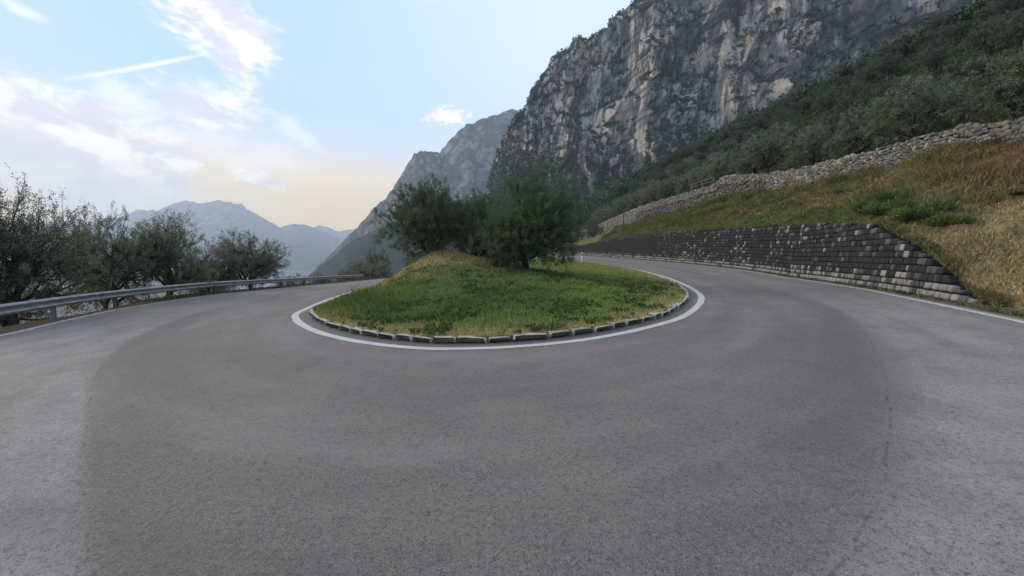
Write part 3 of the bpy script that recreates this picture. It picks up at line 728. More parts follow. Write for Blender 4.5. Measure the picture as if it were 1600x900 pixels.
# ------------------------------------------------------------------ hillside above the upper wall
HS = [(0, 0), (3, .4), (8, 3.2), (14, 7.4), (20, 11.6), (28, 17.2), (36, 23), (44, 28.2), (52, 31), (70, 32), (110, 38)]
def hill_z(t, p):
    x = UWX(t)+.992*p; y = t+.124*p
    z = 11.55+np.interp(p, [a for a, b in HS], [b for a, b in HS])
    zt = uw(u_top, t); z = z*ss(2, 8, p)+(zt-.1)*(1-ss(2, 8, p))
    return x, y, z+(fbm(x*.12, y*.12, 0, 4, 21)-.5)*1.6*ss(1, 8, p)
def build_hill():
    t = np.r_[np.linspace(8, 160, 150), np.linspace(165, 420, 60)]; p = np.r_[np.linspace(.3, 52, 70), 60, 70, 90, 110]
    Tg, Pg = np.meshgrid(t, p, indexing='ij'); x, y, z = hill_z(Tg, Pg)
    n = fbm(x*.08, y*.08, 0, 4, 55).ravel()
    c = np.array([.03, .045, .02])*(1-ss(.4, .6, n))[:, None]+np.array([.05, .07, .025])*ss(.4, .6, n)[:, None]
    tag(link('olive_hillside', grid_mesh('olive_hillside', np.dstack([x, y, z]), True, col=c), mat=M['ground']), kind='structure')
    n = 90000; p = RNG.uniform(.5, 50, n); t = 20+RNG.uniform(0, 1, n)**1.4*90; x, y, z = hill_z(t, p); d = np.hypot(x, y)
    c = np.array([.06, .085, .028])*RNG.uniform(.5, 1.6, n)[:, None]
    o = blades('hillside_grass', x, y, z, RNG.uniform(.15, .5, n), .02+.0016*d, c, .8); tag(o, 'dark green grass under the hillside olive trees', 'grass', kind='stuff')
build_hill()
# ------------------------------------------------------------------ ground falling away on the left, valley floor, lake
FP = [(0, 0), (.35, .0), (1.1, -.06), (2.2, -.5), (4, -1.7), (8, -4.6), (15, -9), (30, -19), (60, -36), (120, -62), (240, -84), (420, -95), (700, -97)]
LB = OUT[:][(np.arange(500) > dist_poly(np.array([10.3]), np.array([8.0]), OUT)[1][0])]
LBn, LBt = normals2(LB)
if LBn[100]@(LB[100]-np.array([0, 14])) < 0: LBn = -LBn
def build_fall():
    d = np.array([.2, .35, .6, .9, 1.3, 1.8, 2.4, 3.2, 4, 5.5, 7, 9, 12, 15, 20, 26, 33, 42, 55, 75, 100, 140, 200, 280, 400, 560, 700])
    n = len(LB); k = ss(0, 60, np.arange(n))
    z0 = zr(LB[:, 0], LB[:, 1])
    fall = np.interp(d, [a for a, b in FP], [b for a, b in FP]); rise = np.interp(d, [0, 1, 4, 12, 30, 60, 700], [0, .1, 1.6, 5, 11, 30, 35])
    P = LB[:, None]+LBn[:, None]*d[None, :, None]
    nz = (fbm(P[..., 0]*.3, P[..., 1]*.3, 0, 4, 2)-.5)*np.minimum(d*.25, 3)[None]
    z = z0[:, None]*np.exp(-d/30)[None]+(fall[None]*k[:, None]+rise[None]*(1-k)[:, None])+nz
    n1 = fbm(P[..., 0]*.6, P[..., 1]*.6, 0, 4, 6).ravel(); dd = np.tile(d, n)
    c = np.array([.12, .095, .05])[None]*(1-ss(.4, .6, n1))[:, None]+np.array([.06, .07, .028])[None]*ss(.4, .6, n1)[:, None]
    f = (1-ss(.6, 1.6, dd))[:, None]*.7; c = c*(1-f)+np.array([.17, .12, .075])*f
    f = ss(60, 200, dd)[:, None]; c = c*(1-f)+np.array([.10, .11, .08])*f
    tag(link('valley_slope', grid_mesh('valley_slope', np.dstack([P, z]), True, col=c), mat=M['ground']), kind='structure')
build_fall()
def slope_z(x, y):
    D, I = dist_poly(np.atleast_1d(np.asarray(x, float)), np.atleast_1d(np.asarray(y, float)), LB)
    return (zr(LB[I, 0], LB[I, 1])*np.exp(-D/30)+np.interp(D, [a for a, b in FP], [b for a, b in FP]))
def verge_grass():
    n = 60000; i = RNG.integers(90, len(LB)-20, n); d = .25+RNG.uniform(0, 1, n)**1.6*6
    P = LB[i]+LBn[i]*d[:, None]+RNG.uniform(-.15, .15, (n, 2)); x, y = P.T; z = slope_z(x, y)
    dist = np.hypot(x, y); n1 = fbm(x*.7, y*.7, 0, 3, 12)
    h = (.05+.28*n1*ss(.3, 1.4, d))*RNG.uniform(.5, 1.5, n)
    c = np.where((RNG.uniform(0, 1, n) < .5)[:, None], np.array([.075, .10, .035]), np.array([.20, .16, .085]))*RNG.uniform(.6, 1.5, n)[:, None]
    o = blades('verge_grass', x, y, z, h, .006+.0012*dist, c, .9); tag(o, 'patchy dry and green grass on the verge behind the guardrail', 'grass', kind='stuff')
verge_grass()
def far_ground():
    x = np.r_[np.linspace(-400, -40, 30), np.linspace(-36, 60, 50)]; y = np.linspace(98, 520, 60)
    X, Y = np.meshgrid(x, y, indexing='ij')
    z = np.interp(X, [-400, -200, -100, -40, -18, 5, 12, 27, 60], [-96, -78, -48, -18, -4, 1.5, 2.6, 9, 12])-ss(98, 150, Y)*.5
    z = z+(fbm(X*.05, Y*.05, 0, 4, 71)-.5)*3*ss(98, 120, Y)
    n1 = fbm(X*.1, Y*.1, 0, 3, 6).ravel(); c = np.array([.03, .042, .02])*(.7+.6*n1)[:, None]
    tag(link('far_hillside', grid_mesh('far_hillside', np.dstack([X, Y, z]), True, col=c), mat=M['ground']), kind='structure')
    g = 8000; X, Y = np.meshgrid(np.linspace(-g, g, 40), np.linspace(-g, g, 40), indexing='ij')
    c = np.tile(np.array([.07, .085, .045]), (1600, 1))
    tag(link('valley_floor', grid_mesh('valley_floor', np.dstack([X, Y, X*0-97.5]), True, col=c), mat=M['ground']), kind='structure')
    L = [(-4200, 7600), (-6200, 6500), (-5000, 4600), (-3600, 2700), (-2300, 1750), (-1300, 1250), (-700, 1100), (-250, 1200), (300, 2200), (700, 5500), (500, 7600)]
    C = catmull(L, 80); V = [(*p, -97.0) for p in C]; me = bpy.data.meshes.new('lake'); me.from_pydata(V, [], [list(range(len(V)))]); me.update()
    tag(link('lake', me, mat=M['water']), kind='structure')
far_ground()
# ------------------------------------------------------------------ mountains
def profile(pts, x): return np.interp(x, [a for a, b in pts], [b for a, b in pts])
def mountain(name, prof, T0, T1, run, mat, nu=260, nr=70, amp=.12, seed=0, jag=2.0, base=-98, scale=1.0, power=1.1):
    """ridge whose crest stands at distance T0..T1 and whose flank runs toward the valley"""
    px = np.linspace(prof[0][0], prof[-1][0], nu); py = profile(prof, px)
    py = py-(fbm(px*.09*scale, 0, seed, 5, seed)-.5)*jag*4
    u = np.array([ray(a, 405)[0] for a in px]); v = (405-py)/F*1.0
    T = np.linspace(T0, T1, nu); zc = CAMZ+v*T
    r = np.linspace(-.35, 1, nr)
    X = np.empty((nu, nr)); Y = X.copy(); Z = X.copy()
    for j, q in enumerate(r):
        run_ = run if np.isscalar(run) else np.linspace(run[0], run[1], nu)
        dd = T-q*run_ if q >= 0 else T-q*run_
        X[:, j] = u*dd; Y[:, j] = dd
        h = np.clip(1-max(q, 0)**(1/power), 0, 1) if q >= 0 else 1-(-q)*1.6
        Z[:, j] = base+(zc-base)*h
    s = 1/(np.mean(T)*.06)
    H = (zc-base)[:, None]; edge = ss(0, .10, np.abs(r))[None]
    rid = fbm(X*s, Y*s*.8, Z*s*.25, 6, seed+3, .55, True)-.55
    Z = Z+rid*H*amp*2.2*edge*(1-ss(.85, 1, r)[None]*.8)
    Y = Y+rid*H*amp*1.6*edge
    o = link(name, grid_mesh(name, np.dstack([X, Y, Z]), True), mat=mat); return tag(o, kind='structure')
far_prof = [(-700, 330), (-500, 350), (-300, 330), (-120, 352), (0, 345), (120, 350), (200, 338), (220, 328), (250, 330), (275, 318), (295, 314), (315, 319), (345, 314), (378, 320), (400, 332), (420, 345), (440, 355), (462, 350), (480, 352), (510, 362), (530, 372), (560, 395), (600, 405)]
mountain('far_mountain', far_prof, 6600, 6600, 2600, M['far_mountain'], 520, 110, .13, 5, 1.1, scale=2)
mountain('farthest_ridge', [(430, 400), (455, 372), (480, 366), (497, 352), (515, 354), (530, 360), (560, 356), (600, 352), (660, 350)], 8300, 8300, 1500, M['far_mountain'], 80, 30, .1, 9, 1.0)
mid_prof = [(484, 428), (500, 412), (520, 395), (545, 368), (570, 345), (590, 322), (604, 312), (620, 290), (633, 270), (650, 243), (660, 240), (690, 241), (703, 224), (730, 200), (740, 199), (752, 192), (775, 186), (800, 177), (815, 180), (850, 185), (950, 190)]
mountain('blue_mountain', mid_prof, 1900, 2600, (700, 1100), M['mid_mountain'], 420, 170, .15, 12, 1.5, scale=2.6)
foot_prof = [(480, 432), (497, 418), (520, 402), (545, 380), (580, 362), (620, 346), (700, 320), (800, 290), (900, 260)]
mountain('forested_foothill', foot_prof, 1250, 1500, (450, 500), M['foot_hill'], 200, 70, .10, 33, 1.0, scale=2)
cliff_prof = [(748, 345), (760, 300), (768, 270), (778, 240), (790, 216), (797, 203), (812, 180), (822, 165), (832, 148), (850, 122), (862, 104), (880, 86), (893, 78), (915, 75), (933, 68), (944, 62), (946, 45), (958, 41), (975, 29), (982, 18), (992, 6), (1005, -8), (1060, -60), (1200, -140), (1400, -210), (1700, -280), (1900, -300)]
def facets(x, z, a, b, seed, tilt=1.):
    """blocky broken planes: each jittered cell has its own offset and tilt"""
    X, Z = x/a+.3*fbm(x/a*2, z/b*2, 0, 2, seed), z/b; ix, iz = np.floor(X), np.floor(Z); best = np.full(X.shape, 1e9); val = np.zeros(X.shape)
    for dx in (-1, 0, 1):
        for dz in (-1, 0, 1):
            cx, cz = ix+dx, iz+dz; jx, jz = cx+hsh(cx, cz, cx*0, seed), cz+hsh(cx, cz, cx*0, seed+1)
            ex, ez = X-jx, Z-jz; d = ex*ex+ez*ez
            v = hsh(cx, cz, cx*0, seed+2)+tilt*(ex*(hsh(cx, cz, cx*0, seed+3)-.5)*1.6+ez*(hsh(cx, cz, cx*0, seed+4)-.35)*1.2)
            m = d < best; best = np.where(m, d, best); val = np.where(m, v, val)
    return val
def build_cliff():
    nu, nr = 800, 330
    px = 742+np.linspace(0, 1, nu)**1.15*(1880-742); py = profile(cliff_prof, px)-(fbm(px*.12, 0, 4, 5, 44)-.5)*22*ss(760, 800, px)
    u = np.array([ray(a, 405)[0] for a in px])
    T = np.interp(px, [742, 900, 1200, 1880], [760, 640, 500, 330])
    v = (405-py)/F; zt = CAMZ+v*(T+60)
    zb = np.full(nu, -20.)
    r = np.linspace(0, 1, nr)
    Zs = zb[:, None]+(zt-zb)[:, None]*r[None]
    lean = 60*(r[None]**1.5)
    U = u[:, None]+0*r[None]
    dd = T[:, None]+lean
    X = U*dd; Y = dd.copy(); Z = Zs.copy()
    big = fbm(X/130, Z/230, 0, 4, 70, .5, True)
    med = fbm(X/42, Z/110, 3, 4, 81, .55, True)
    flu = fbm(X/13, Z/70, 5, 4, 92, .5)
    fine = fbm(X/7, Z/8, 5, 3, 99, .5)
    led = fbm(X/60, Z/18, 7, 4, 57, .5)
    f1 = facets(X, Z, 75, 130, 5); f2 = facets(X+f1*20, Z, 26, 50, 6); f3 = facets(X+f2*6, Z+f1*9, 9, 15, 7)
    disp = (big-.6)*75+(med-.5)*22+(flu-.5)*8+(fine-.5)*5+(led-.5)*9+(f1-.5)*38+(f2-.5)*17+(f3-.5)*7
    lim = ss(0, .04, 1-r)[None]*.8+.2
    k = disp*lim
    # move toward the camera along the plan normal of the face
    Y = Y-k*.93; X = X+k*.25
    Z = Z+(led-.5)*9*lim
    # cap going back from the crest
    caps = [(60, -8), (160, -40)]
    G = np.dstack([X, Y, Z]); ex = []
    for a, b in caps:
        e = G[:, -1].copy(); e[:, 1] += a; e[:, 0] += a*u; e[:, 2] += b+(fbm(px*.2, a, 0, 3, 3)-.5)*8; ex.append(e)
    G = np.concatenate([G, np.stack(ex, 1)], 1)
    me = grid_mesh('limestone_cliff', G[:, :, :], True)
    o = link('limestone_cliff', me, mat=M['cliff']); tag(o, kind='structure')
    # face orientation toward camera does not matter; ledge scrub: leafy clumps where the face is gentle or noise asks
    gz = np.gradient(G[..., 2], axis=1); gy = np.gradient(G[..., 1], axis=1); st = gy/(np.abs(gz)+1e-3)
    prob = ss(.35, 1.2, st)+.10*ss(.5, .65, fbm(G[..., 0]/60, G[..., 2]/90, 0, 3, 5)); prob[:, -4:] = .8
    low = 1-ss(0, 110, G[..., 2]-60-60*fbm(G[..., 0]/50, 0, 1, 3, 9)); prob = np.clip(prob+low*.8, 0, 1)
    ii, jj = np.where(RNG.uniform(0, 1, prob.shape) < prob*.34)
    return G[ii, jj]
scrub_pts = build_cliff()
def clump_leaves(C, R, per, size, colvar=(0, 1)):
    """leafy clumps: per faces spread through each blob"""
    n = len(C)*per; c = np.repeat(C, per, 0); rr = np.repeat(R, per)
    d = RNG.normal(size=(n, 3)); d /= np.linalg.norm(d, axis=1)[:, None]; rad = RNG.uniform(.35, 1, n)**.5
    p = c+d*(rad*rr)[:, None]*np.array([1, 1, .8])
    a = RNG.normal(size=(n, 3)); a /= np.linalg.norm(a, axis=1)[:, None]; b = np.cross(a, d); b /= np.linalg.norm(b, axis=1)[:, None]+1e-6
    s = (np.repeat(size, per) if not np.isscalar(size) else size)*RNG.uniform(.6, 1.4, n)
    V = np.stack([p-a*s[:, None], p+b*s[:, None]*.5, p+a*s[:, None], p-b*s[:, None]*.5], 1)
    g = np.repeat(RNG.uniform(*colvar, n), 4); return V.reshape(-1, 3), np.c_[g, g, g]
def scrub():
    P = scrub_pts; R = RNG.uniform(1.2, 4.2, len(P)); print('scrub clumps', len(P))
    V, c = clump_leaves(P+np.array([0, -1.5, 1]), R, 9, R*.55)
    me = mesh_np('cliff_scrub', V, np.arange(len(V)).reshape(-1, 4), 4, False, c)
    tag(link('cliff_scrub', me, mat=M['wood_leaf']), 'dark scrub and small trees clinging to ledges of the limestone cliff', 'scrub', kind='stuff')
    # woodland mass between the hillside crest and the cliff foot, and beyond the right lane
    n = 4200; t = RNG.uniform(60, 420, n); p = np.where((RNG.uniform(0, 1, n) < .5) & (t > 165), RNG.uniform(2, 46, n), RNG.uniform(44, 112, n))
    x, y, z = hill_z(t, p); z = np.where(p > 70, 11.55+32+(p-70)*.3, z)
    Pn = np.c_[x, y, z+2.5]; R = RNG.uniform(2.0, 4.0, n)
    Vs, cs = clump_leaves(Pn, R, 60, .42)
    m = 1500; x2 = RNG.uniform(-60, 32, m); y2 = RNG.uniform(135, 420, m); z2 = np.interp(x2, [-400, -200, -100, -40, -18, 5, 12, 27, 60], [-96, -78, -48, -18, -4, 1.5, 2.6, 9, 12])
    R2 = RNG.uniform(2, 3.6, m); V2, c2 = clump_leaves(np.c_[x2, y2, z2+2.0], R2, 45, .42)
    V = np.vstack([Vs, V2]); c = np.vstack([cs, c2])
    me = mesh_np('far_wood', V, np.arange(len(V)).reshape(-1, 4), 4, False, c)
    tag(link('far_wood', me, mat=M['wood_leaf']), 'dense dark wood under the cliff beyond the olive slope', 'wood', kind='stuff')
scrub()
# ------------------------------------------------------------------ town far below
def town():
    n = 900; V, Q, mi = [], [], []
    for k in range(n):
        T = 420+random.random()**.9*1300; u = random.uniform(-1.6, -.62)
        x, y = u*T, T
        if T > 1150 and u > -.95: continue
        if dist_poly(np.array([x]), np.array([y]), LB)[0][0] < 380: continue
        a = random.uniform(0, PI); w, d, h = random.uniform(9, 22), random.uniform(8, 14), random.uniform(6, 13); rh = random.uniform(1.5, 3)
        ca, sa = math.cos(a), math.sin(a); R = lambda p, q, z: (x+p*ca-q*sa, y+p*sa+q*ca, -97.5+z); o = len(V)
        V += [R(-w/2, -d/2, 0), R(w/2, -d/2, 0), R(w/2, d/2, 0), R(-w/2, d/2, 0), R(-w/2, -d/2, h), R(w/2, -d/2, h), R(w/2, d/2, h), R(-w/2, d/2, h), R(-w/2, 0, h+rh), R(w/2, 0, h+rh)]
        Q += [[o+i for i in f] for f in ((0, 1, 5, 4), (1, 2, 6, 5), (2, 3, 7, 6), (3, 0, 4, 7), (4, 5, 9, 8), (6, 7, 8, 9), (4, 8, 7), (5, 6, 9))]; mi += [0, 0, 0, 0, 1, 1, 0, 0]
    me = bpy.data.meshes.new('distant_town'); me.from_pydata(V, [], Q); me.update(); me.materials.append(M['town_wall']); me.materials.append(M['roof'])
    me.polygons.foreach_set('material_index', mi)
    tag(link('distant_town', me), 'pale houses of the town on the valley floor glimpsed through the left trees', 'town', kind='stuff')
town()
# ------------------------------------------------------------------ olive trees
def tubes(name, segs, sides=6):
    """segs: list of polylines (k,3) with radii (k,)"""
    Vs, Fs, off = [], [], 0; ang = np.linspace(0, 2*PI, sides, endpoint=False)
    for P, R in segs:
        P = np.asarray(P, float); T = np.gradient(P, axis=0); T /= np.linalg.norm(T, axis=1)[:, None]+1e-9
        up = np.array([.3, .9, .1]); A = np.cross(T, up); A /= np.linalg.norm(A, axis=1)[:, None]+1e-9; B = np.cross(T, A)
        ring = P[:, None]+(A[:, None]*np.cos(ang)[None, :, None]+B[:, None]*np.sin(ang)[None, :, None])*np.asarray(R)[:, None, None]
        k = len(P); Vs.append(ring.reshape(-1, 3)); i = np.arange(k*sides).reshape(k, sides)+off; j = np.roll(i, -1, 1)
        Fs.append(np.stack([i[:-1], j[:-1], j[1:], i[1:]], -1).reshape(-1, 4)); off += k*sides
    return mesh_np(name, np.vstack(Vs), np.vstack(Fs), 4, True)
def olive(seed, H=5.5, Wd=5.0, base_h=1.3, ntips=420, leaves=60, leafL=.085, lob=6, dens=1.0, asym=0., spiky=.5, stems=1, low=.0):
    """returns (trunk mesh, crown mesh): lumpy crown of upright shoots carried by forking limbs"""
    r = np.random.default_rng(seed)
    # lobes of the crown
    a = np.linspace(0, 2*PI, lob, endpoint=False)+r.uniform(-.4, .4, lob); rad = Wd*.5*r.uniform(.35, .68, lob)
    ch = H-base_h
    lc = np.c_[np.cos(a)*rad+asym, np.sin(a)*rad, base_h+ch*r.uniform(.12 if low else .28, .62, lob)-low*(np.arange(lob) % 2)]
    lc = np.vstack([lc, [[r.uniform(-.4, .4)+asym*.6, r.uniform(-.4, .4), base_h+ch*.66]], [[r.uniform(-.8, .8)+asym, r.uniform(-.8, .8), base_h+ch*.42]]]); lr = np.r_[Wd*r.uniform(.19, .30, lob), Wd*.25, Wd*.28]
    n = len(lc); k = r.choice(n, ntips, p=lr**2/np.sum(lr**2)); d = r.normal(size=(ntips, 3)); d /= np.linalg.norm(d, axis=1)[:, None]
    tips = lc[k]+d*(lr[k]*r.uniform(.45, 1.08, ntips))[:, None]*np.array([1, 1, .9]); tips[:, 2] = np.clip(tips[:, 2], base_h*.55-low, H*1.05)
    segs = []
    def curve(p0, p1, m, bend, r0, r1):
        t = np.linspace(0, 1, m)[:, None]; P = p0*(1-t)+p1*t
        off = r.normal(size=3)*bend; P = P+np.sin(t*PI)*off+r.normal(size=(m, 3))*bend*.15*np.sin(t*PI); return P, r0+(r1-r0)*t[:, 0]
    tr = .13*H/5
    forks = []
    for s_ in range(stems):
        o0 = np.array([r.uniform(-.25, .25)*(stems > 1), r.uniform(-.25, .25)*(stems > 1), -.5]); top = np.array([r.uniform(-.25, .25)+asym*.2+(s_-(stems-1)/2)*.7, r.uniform(-.25, .25), base_h*.8])
        P, R = curve(o0, top, 8, .08, tr*1.5/stems**.4, tr*.95/stems**.4); R[0] *= 1.35; R = R*(1+r.uniform(-.12, .12, len(R))); segs.append((P, R)); forks.append(top)
    lobe_mid = []
    for i in range(n):
        f = forks[i % stems]; p1 = f*.35+lc[i]*.65; P, R = curve(f-np.array([0, 0, .1]), p1, 7, .22, tr*.62/stems**.3, tr*.33); segs.append((P, R)); lobe_mid.append(p1)
    for i in range(n):
        T = tips[k == i]
        if len(T) == 0: continue
        ns = max(2, len(T)//9); cs = T[r.choice(len(T), min(ns, len(T)), replace=False)]; asg = ((T[:, None]-cs[None])**2).sum(-1).argmin(1)
        for j in range(len(cs)):
            q = T[asg == j]
            if len(q) == 0: continue
            c = q.mean(0)*.7+lobe_mid[i]*.3; P, R = curve(lobe_mid[i], c, 5, .12, tr*.26, tr*.11); segs.append((P, R))
            for t_ in q: P, R = curve(c, t_, 3, .05, tr*.08, .004); segs.append((P, R))
    trunk = tubes('trunk', segs, 6)
    # shoots with leaves
    m = 2; base = np.repeat(tips, m, 0); nsh = len(base)
    cen = np.array([asym, 0, base_h+ch*.35]); od = base-cen; od /= np.linalg.norm(od, axis=1)[:, None]
    dr = od*.6+r.normal(size=(nsh, 3))*.55; dr[:, 2] += .45*spiky*(od[:, 2] > -.1); dr /= np.linalg.norm(dr, axis=1)[:, None]
    Ls = r.uniform(.28, .72, nsh)*(H/5.5)**.5*(1+.5*spiky*(r.uniform(0, 1, nsh) < .15)); st = base-dr*Ls[:, None]*.5
    lf = int(leaves/m*dens); B = np.repeat(st, lf, 0); D = np.repeat(dr, lf, 0); LL = np.repeat(Ls, lf); N_ = len(B)
    q = r.uniform(0, 1, N_); pos = B+D*(LL*q)[:, None]+r.normal(size=(N_, 3))*.045
    ax = r.normal(size=(N_, 3)); ax -= (ax*D).sum(1)[:, None]*D; ax /= np.linalg.norm(ax, axis=1)[:, None]+1e-6
    ld = D*.65+ax*.75; ld /= np.linalg.norm(ld, axis=1)[:, None]; sd_ = np.cross(ld, r.normal(size=(N_, 3))); sd_ /= np.linalg.norm(sd_, axis=1)[:, None]+1e-6
    l = leafL*r.uniform(.6, 1.25, N_); w = l*.17
    V = np.stack([pos, pos+ld*(l*.5)[:, None]+sd_*w[:, None], pos+ld*l[:, None], pos+ld*(l*.5)[:, None]-sd_*w[:, None]], 1)
    g = np.clip(np.repeat(r.uniform(0, 1, nsh), lf)*.5+r.uniform(0, 1, N_)**1.5*.5, 0, 1); g = np.repeat(g, 4)
    crown = mesh_np('crown', V.reshape(-1, 3), np.arange(N_*4).reshape(-1, 4), 4, False, np.c_[g, g, g])
    return trunk, crown
def plant(meshes, name, loc, label, rz=0., sc=(1, 1, 1), group=None, leaf='olive_leaf', tilt=0., cat='tree'):
    root = empty(name, loc, rz); root.scale = sc; root.rotation_euler[0] = tilt; tag(root, label, cat, group)
    tk, cr = meshes
    if not tk.materials: tk.materials.append(M['bark'])
    if not cr.materials: cr.materials.append(M[leaf])
    o = bpy.data.objects.new('trunk', tk); COL.objects.link(o); o.parent = root
    o = bpy.data.objects.new('crown', cr); COL.objects.link(o); o.parent = root
    return root
def sz(x, y): return float(slope_z(x, y)[0])
def at_px(px, t): u = ray(px, 405)[0]; return u*t, t
A1 = olive(1, 6.6, 7.4, 1.6, 900, 46, .10, 9, spiky=1., asym=.2, low=.9)
A2 = olive(2, 6.4, 7.2, 1.7, 1000, 64, .095, 9, spiky=.9, stems=2, low=.8)
A3 = olive(3, 6.6, 5.6, 1.5, 850, 62, .09, 7, spiky=1., low=.8)
A4 = olive(4, 6.0, 6.6, 1.5, 950, 64, .09, 8, spiky=.7, stems=2, low=.8)
def left_tree(ms, px, t, toppy, H, label, rz, wsc=1.0, **kw):
    x, y = at_px(px, t); z = sz(x, y); u, v = ray(px, toppy); top = CAMZ+v*t
    s = (top-z)/H; r = plant(ms, 'olive_tree', (x, y, z-.05), label, rz, (s*wsc, s*wsc, s), **kw); return r
G1 = 'olive trees behind the guardrail'
left_tree(A1, 22, 15.5, 258, 6.9, 'sparse silvery olive tree at the left end of the guardrail, sky showing through', .4, .78, group=G1)
left_tree(A4, -75, 15, 250, 6.3, 'dark olive trunk and boughs cut by the left edge of the photo', 2.2, .85, group=G1)
left_tree(A2, 165, 21.5, 308, 6.7, 'broad low olive tree second from the left behind the guardrail', 1.1, .66, group=G1)
left_tree(A3, 258, 24.5, 306, 6.9, 'tall ragged-topped olive tree with spiky crown against the far mountain', 2.0, 1.0, group=G1)
left_tree(A4, 322, 29.5, 368, 6.3, 'low rounded olive tree between the ragged tree and the round-headed tree', .2, 1.0, group=G1)
left_tree(A3, 388, 33.5, 342, 6.9, 'olive tree with a small round head, last large one along the guardrail', 4.1, 1.15, group=G1)
B1 = olive(21, 3.2, 3.6, .5, 260, 50, .10, 5, spiky=.4)
for px, t, top, lab in [(455, 44, 425, 'small pale bush behind the far guardrail'), (500, 50, 424, 'low dark green bush behind the far guardrail, second of three'), (540, 56, 418, 'bushy olive just left of the guardrail end'),
                        (562, 66, 402, 'round olive tree beyond the end of the guardrail'), (592, 70, 405, 'grey-green olive tree close to the grassy mound edge beyond the guardrail')]:
    left_tree(B1, px, t, top, 3.3, lab, px*.1, 1.1, group='small olives beyond the guardrail')
for px, t, lab in [(583, 92, 'small dark pointed tree left of the pair beyond the road bend'), (592, 95, 'small dark pointed tree right of the pair beyond the road bend')]:
    left_tree(B1, px, t, 383, 3.3, lab, px*.3, .42, leaf='olive_leaf_dark', group='pointed trees beyond the bend')
# island trees
I1 = olive(31, 5.0, 6.0, .7, 1250, 80, .095, 12, spiky=.7, asym=0, stems=2, low=.9)
I2 = olive(32, 5.2, 6.2, .7, 1300, 84, .095, 12, spiky=.3, stems=2, low=.9)
def isl_tree(ms, px, t, toppy, H, label, rz, w, **kw):
    x, y = at_px(px, t); z = float(isl_z(np.array([x]), np.array([y]))[0][0]); v = ray(px, toppy)[1]; s = (CAMZ+v*t-z)/H
    plant(ms, 'olive_tree', (x, y, z), label, rz, (s*w, s*w, s), leaf='olive_leaf_dark', **kw)
isl_tree(I1, 672, 25, 258, 5.5, 'left olive tree on the island mound, thin twigs sticking out at its top left', 0, .96)
isl_tree(I2, 822, 21, 236, 5.5, 'big dark dense olive tree on the right of the island', 1.0, .80)
isl_tree(I1, 748, 29, 284, 5.5, 'dark olive tree filling the space behind and between the two front island trees', 2.6, 1.0)
# hillside trees
HV = [olive(50+i, 5.0, random.uniform(4.6, 5.6), 1.1, 230, 46, .17, 6, spiky=.4, stems=1+(i % 2)) for i in range(4)]
HFr = [olive(70+i, 5.0, 5.4, 1.1, 300, 50, .15, 7, spiky=.4, low=.4) for i in range(3)]
M['front_leaf'] = mat_leaf('front_leaf', (.075, .10, .055), (.31, .36, .24), .38)
def hillside():
    pts = []; tries = 0
    def ok(x, y, m): return all((x-a)**2+(y-b)**2 > m*m for a, b in pts)
    # front row just above the wall
    t = 27.
    k = 0
    while t < 140:
        p = random.uniform(2.2, 4.2); x, y, z = [float(q) for q in hill_z(np.array(t), np.array(p))]
        pts.append((x, y)); s = random.uniform(1.15, 1.5)
        plant(HFr[k % 3], 'olive_tree', (x, y, z-.1), 'olive tree in the front row directly above the '+('near coarse-stoned' if t < 50 else 'middle' if t < 85 else 'far')+' stretch of terrace wall', random.uniform(0, 6), (s, s, s*.95), 'front row of olives above the terrace wall, '+('near' if t < 50 else 'middle' if t < 85 else 'far')+' stretch', leaf='front_leaf')
        t += random.uniform(4.8, 7.0); k += 1
    while tries < 6000 and len(pts) < 175:
        tries += 1; t = 22+random.random()**1.3*170; p = random.uniform(7, 50)
        if t < 48 and p > 27: continue          # open grassy slope top right
        x, y, z = [float(q) for q in hill_z(np.array(t), np.array(p))]
        if not ok(x, y, 5.2): continue
        pts.append((x, y)); s = random.uniform(.8, 1.12)
        plant(HV[random.randrange(4)], 'olive_tree', (x, y, z-.1), 'olive tree '+('just behind the front row' if p < 14 else 'midway up the hillside grove' if p < 32 else 'at the grove top under the cliff')+(', near right end' if t < 60 else ', middle stretch' if t < 110 else ', far end by the bend'), random.uniform(0, 6), (s, s, s), 'olives of the hillside grove, '+('lower' if p < 14 else 'middle' if p < 32 else 'upper')+' rows, '+('near' if t < 60 else 'central' if t < 110 else 'far')+' stretch', leaf='hill_leaf')
    # beyond the far end of the dark wall
    for (x, y, z, s) in [(22, 112, 6.5, 1.0), (16, 112, 4, .95), (19, 121, 6, 1.15), (10, 118, 2.5, 1.0), (4, 122, 1.5, 1.0), (13, 128, 3.5, 1.2), (-1, 116, .8, .9), (24, 124, 8.4, 1.1)]:
        plant(HV[random.randrange(4)], 'olive_tree', (x, y, z), 'dark tree massed beyond the far end of the dark wall where the road disappears', random.uniform(0, 6), (s, s, s), 'trees where the right lane disappears', leaf='hill_leaf')
hillside()
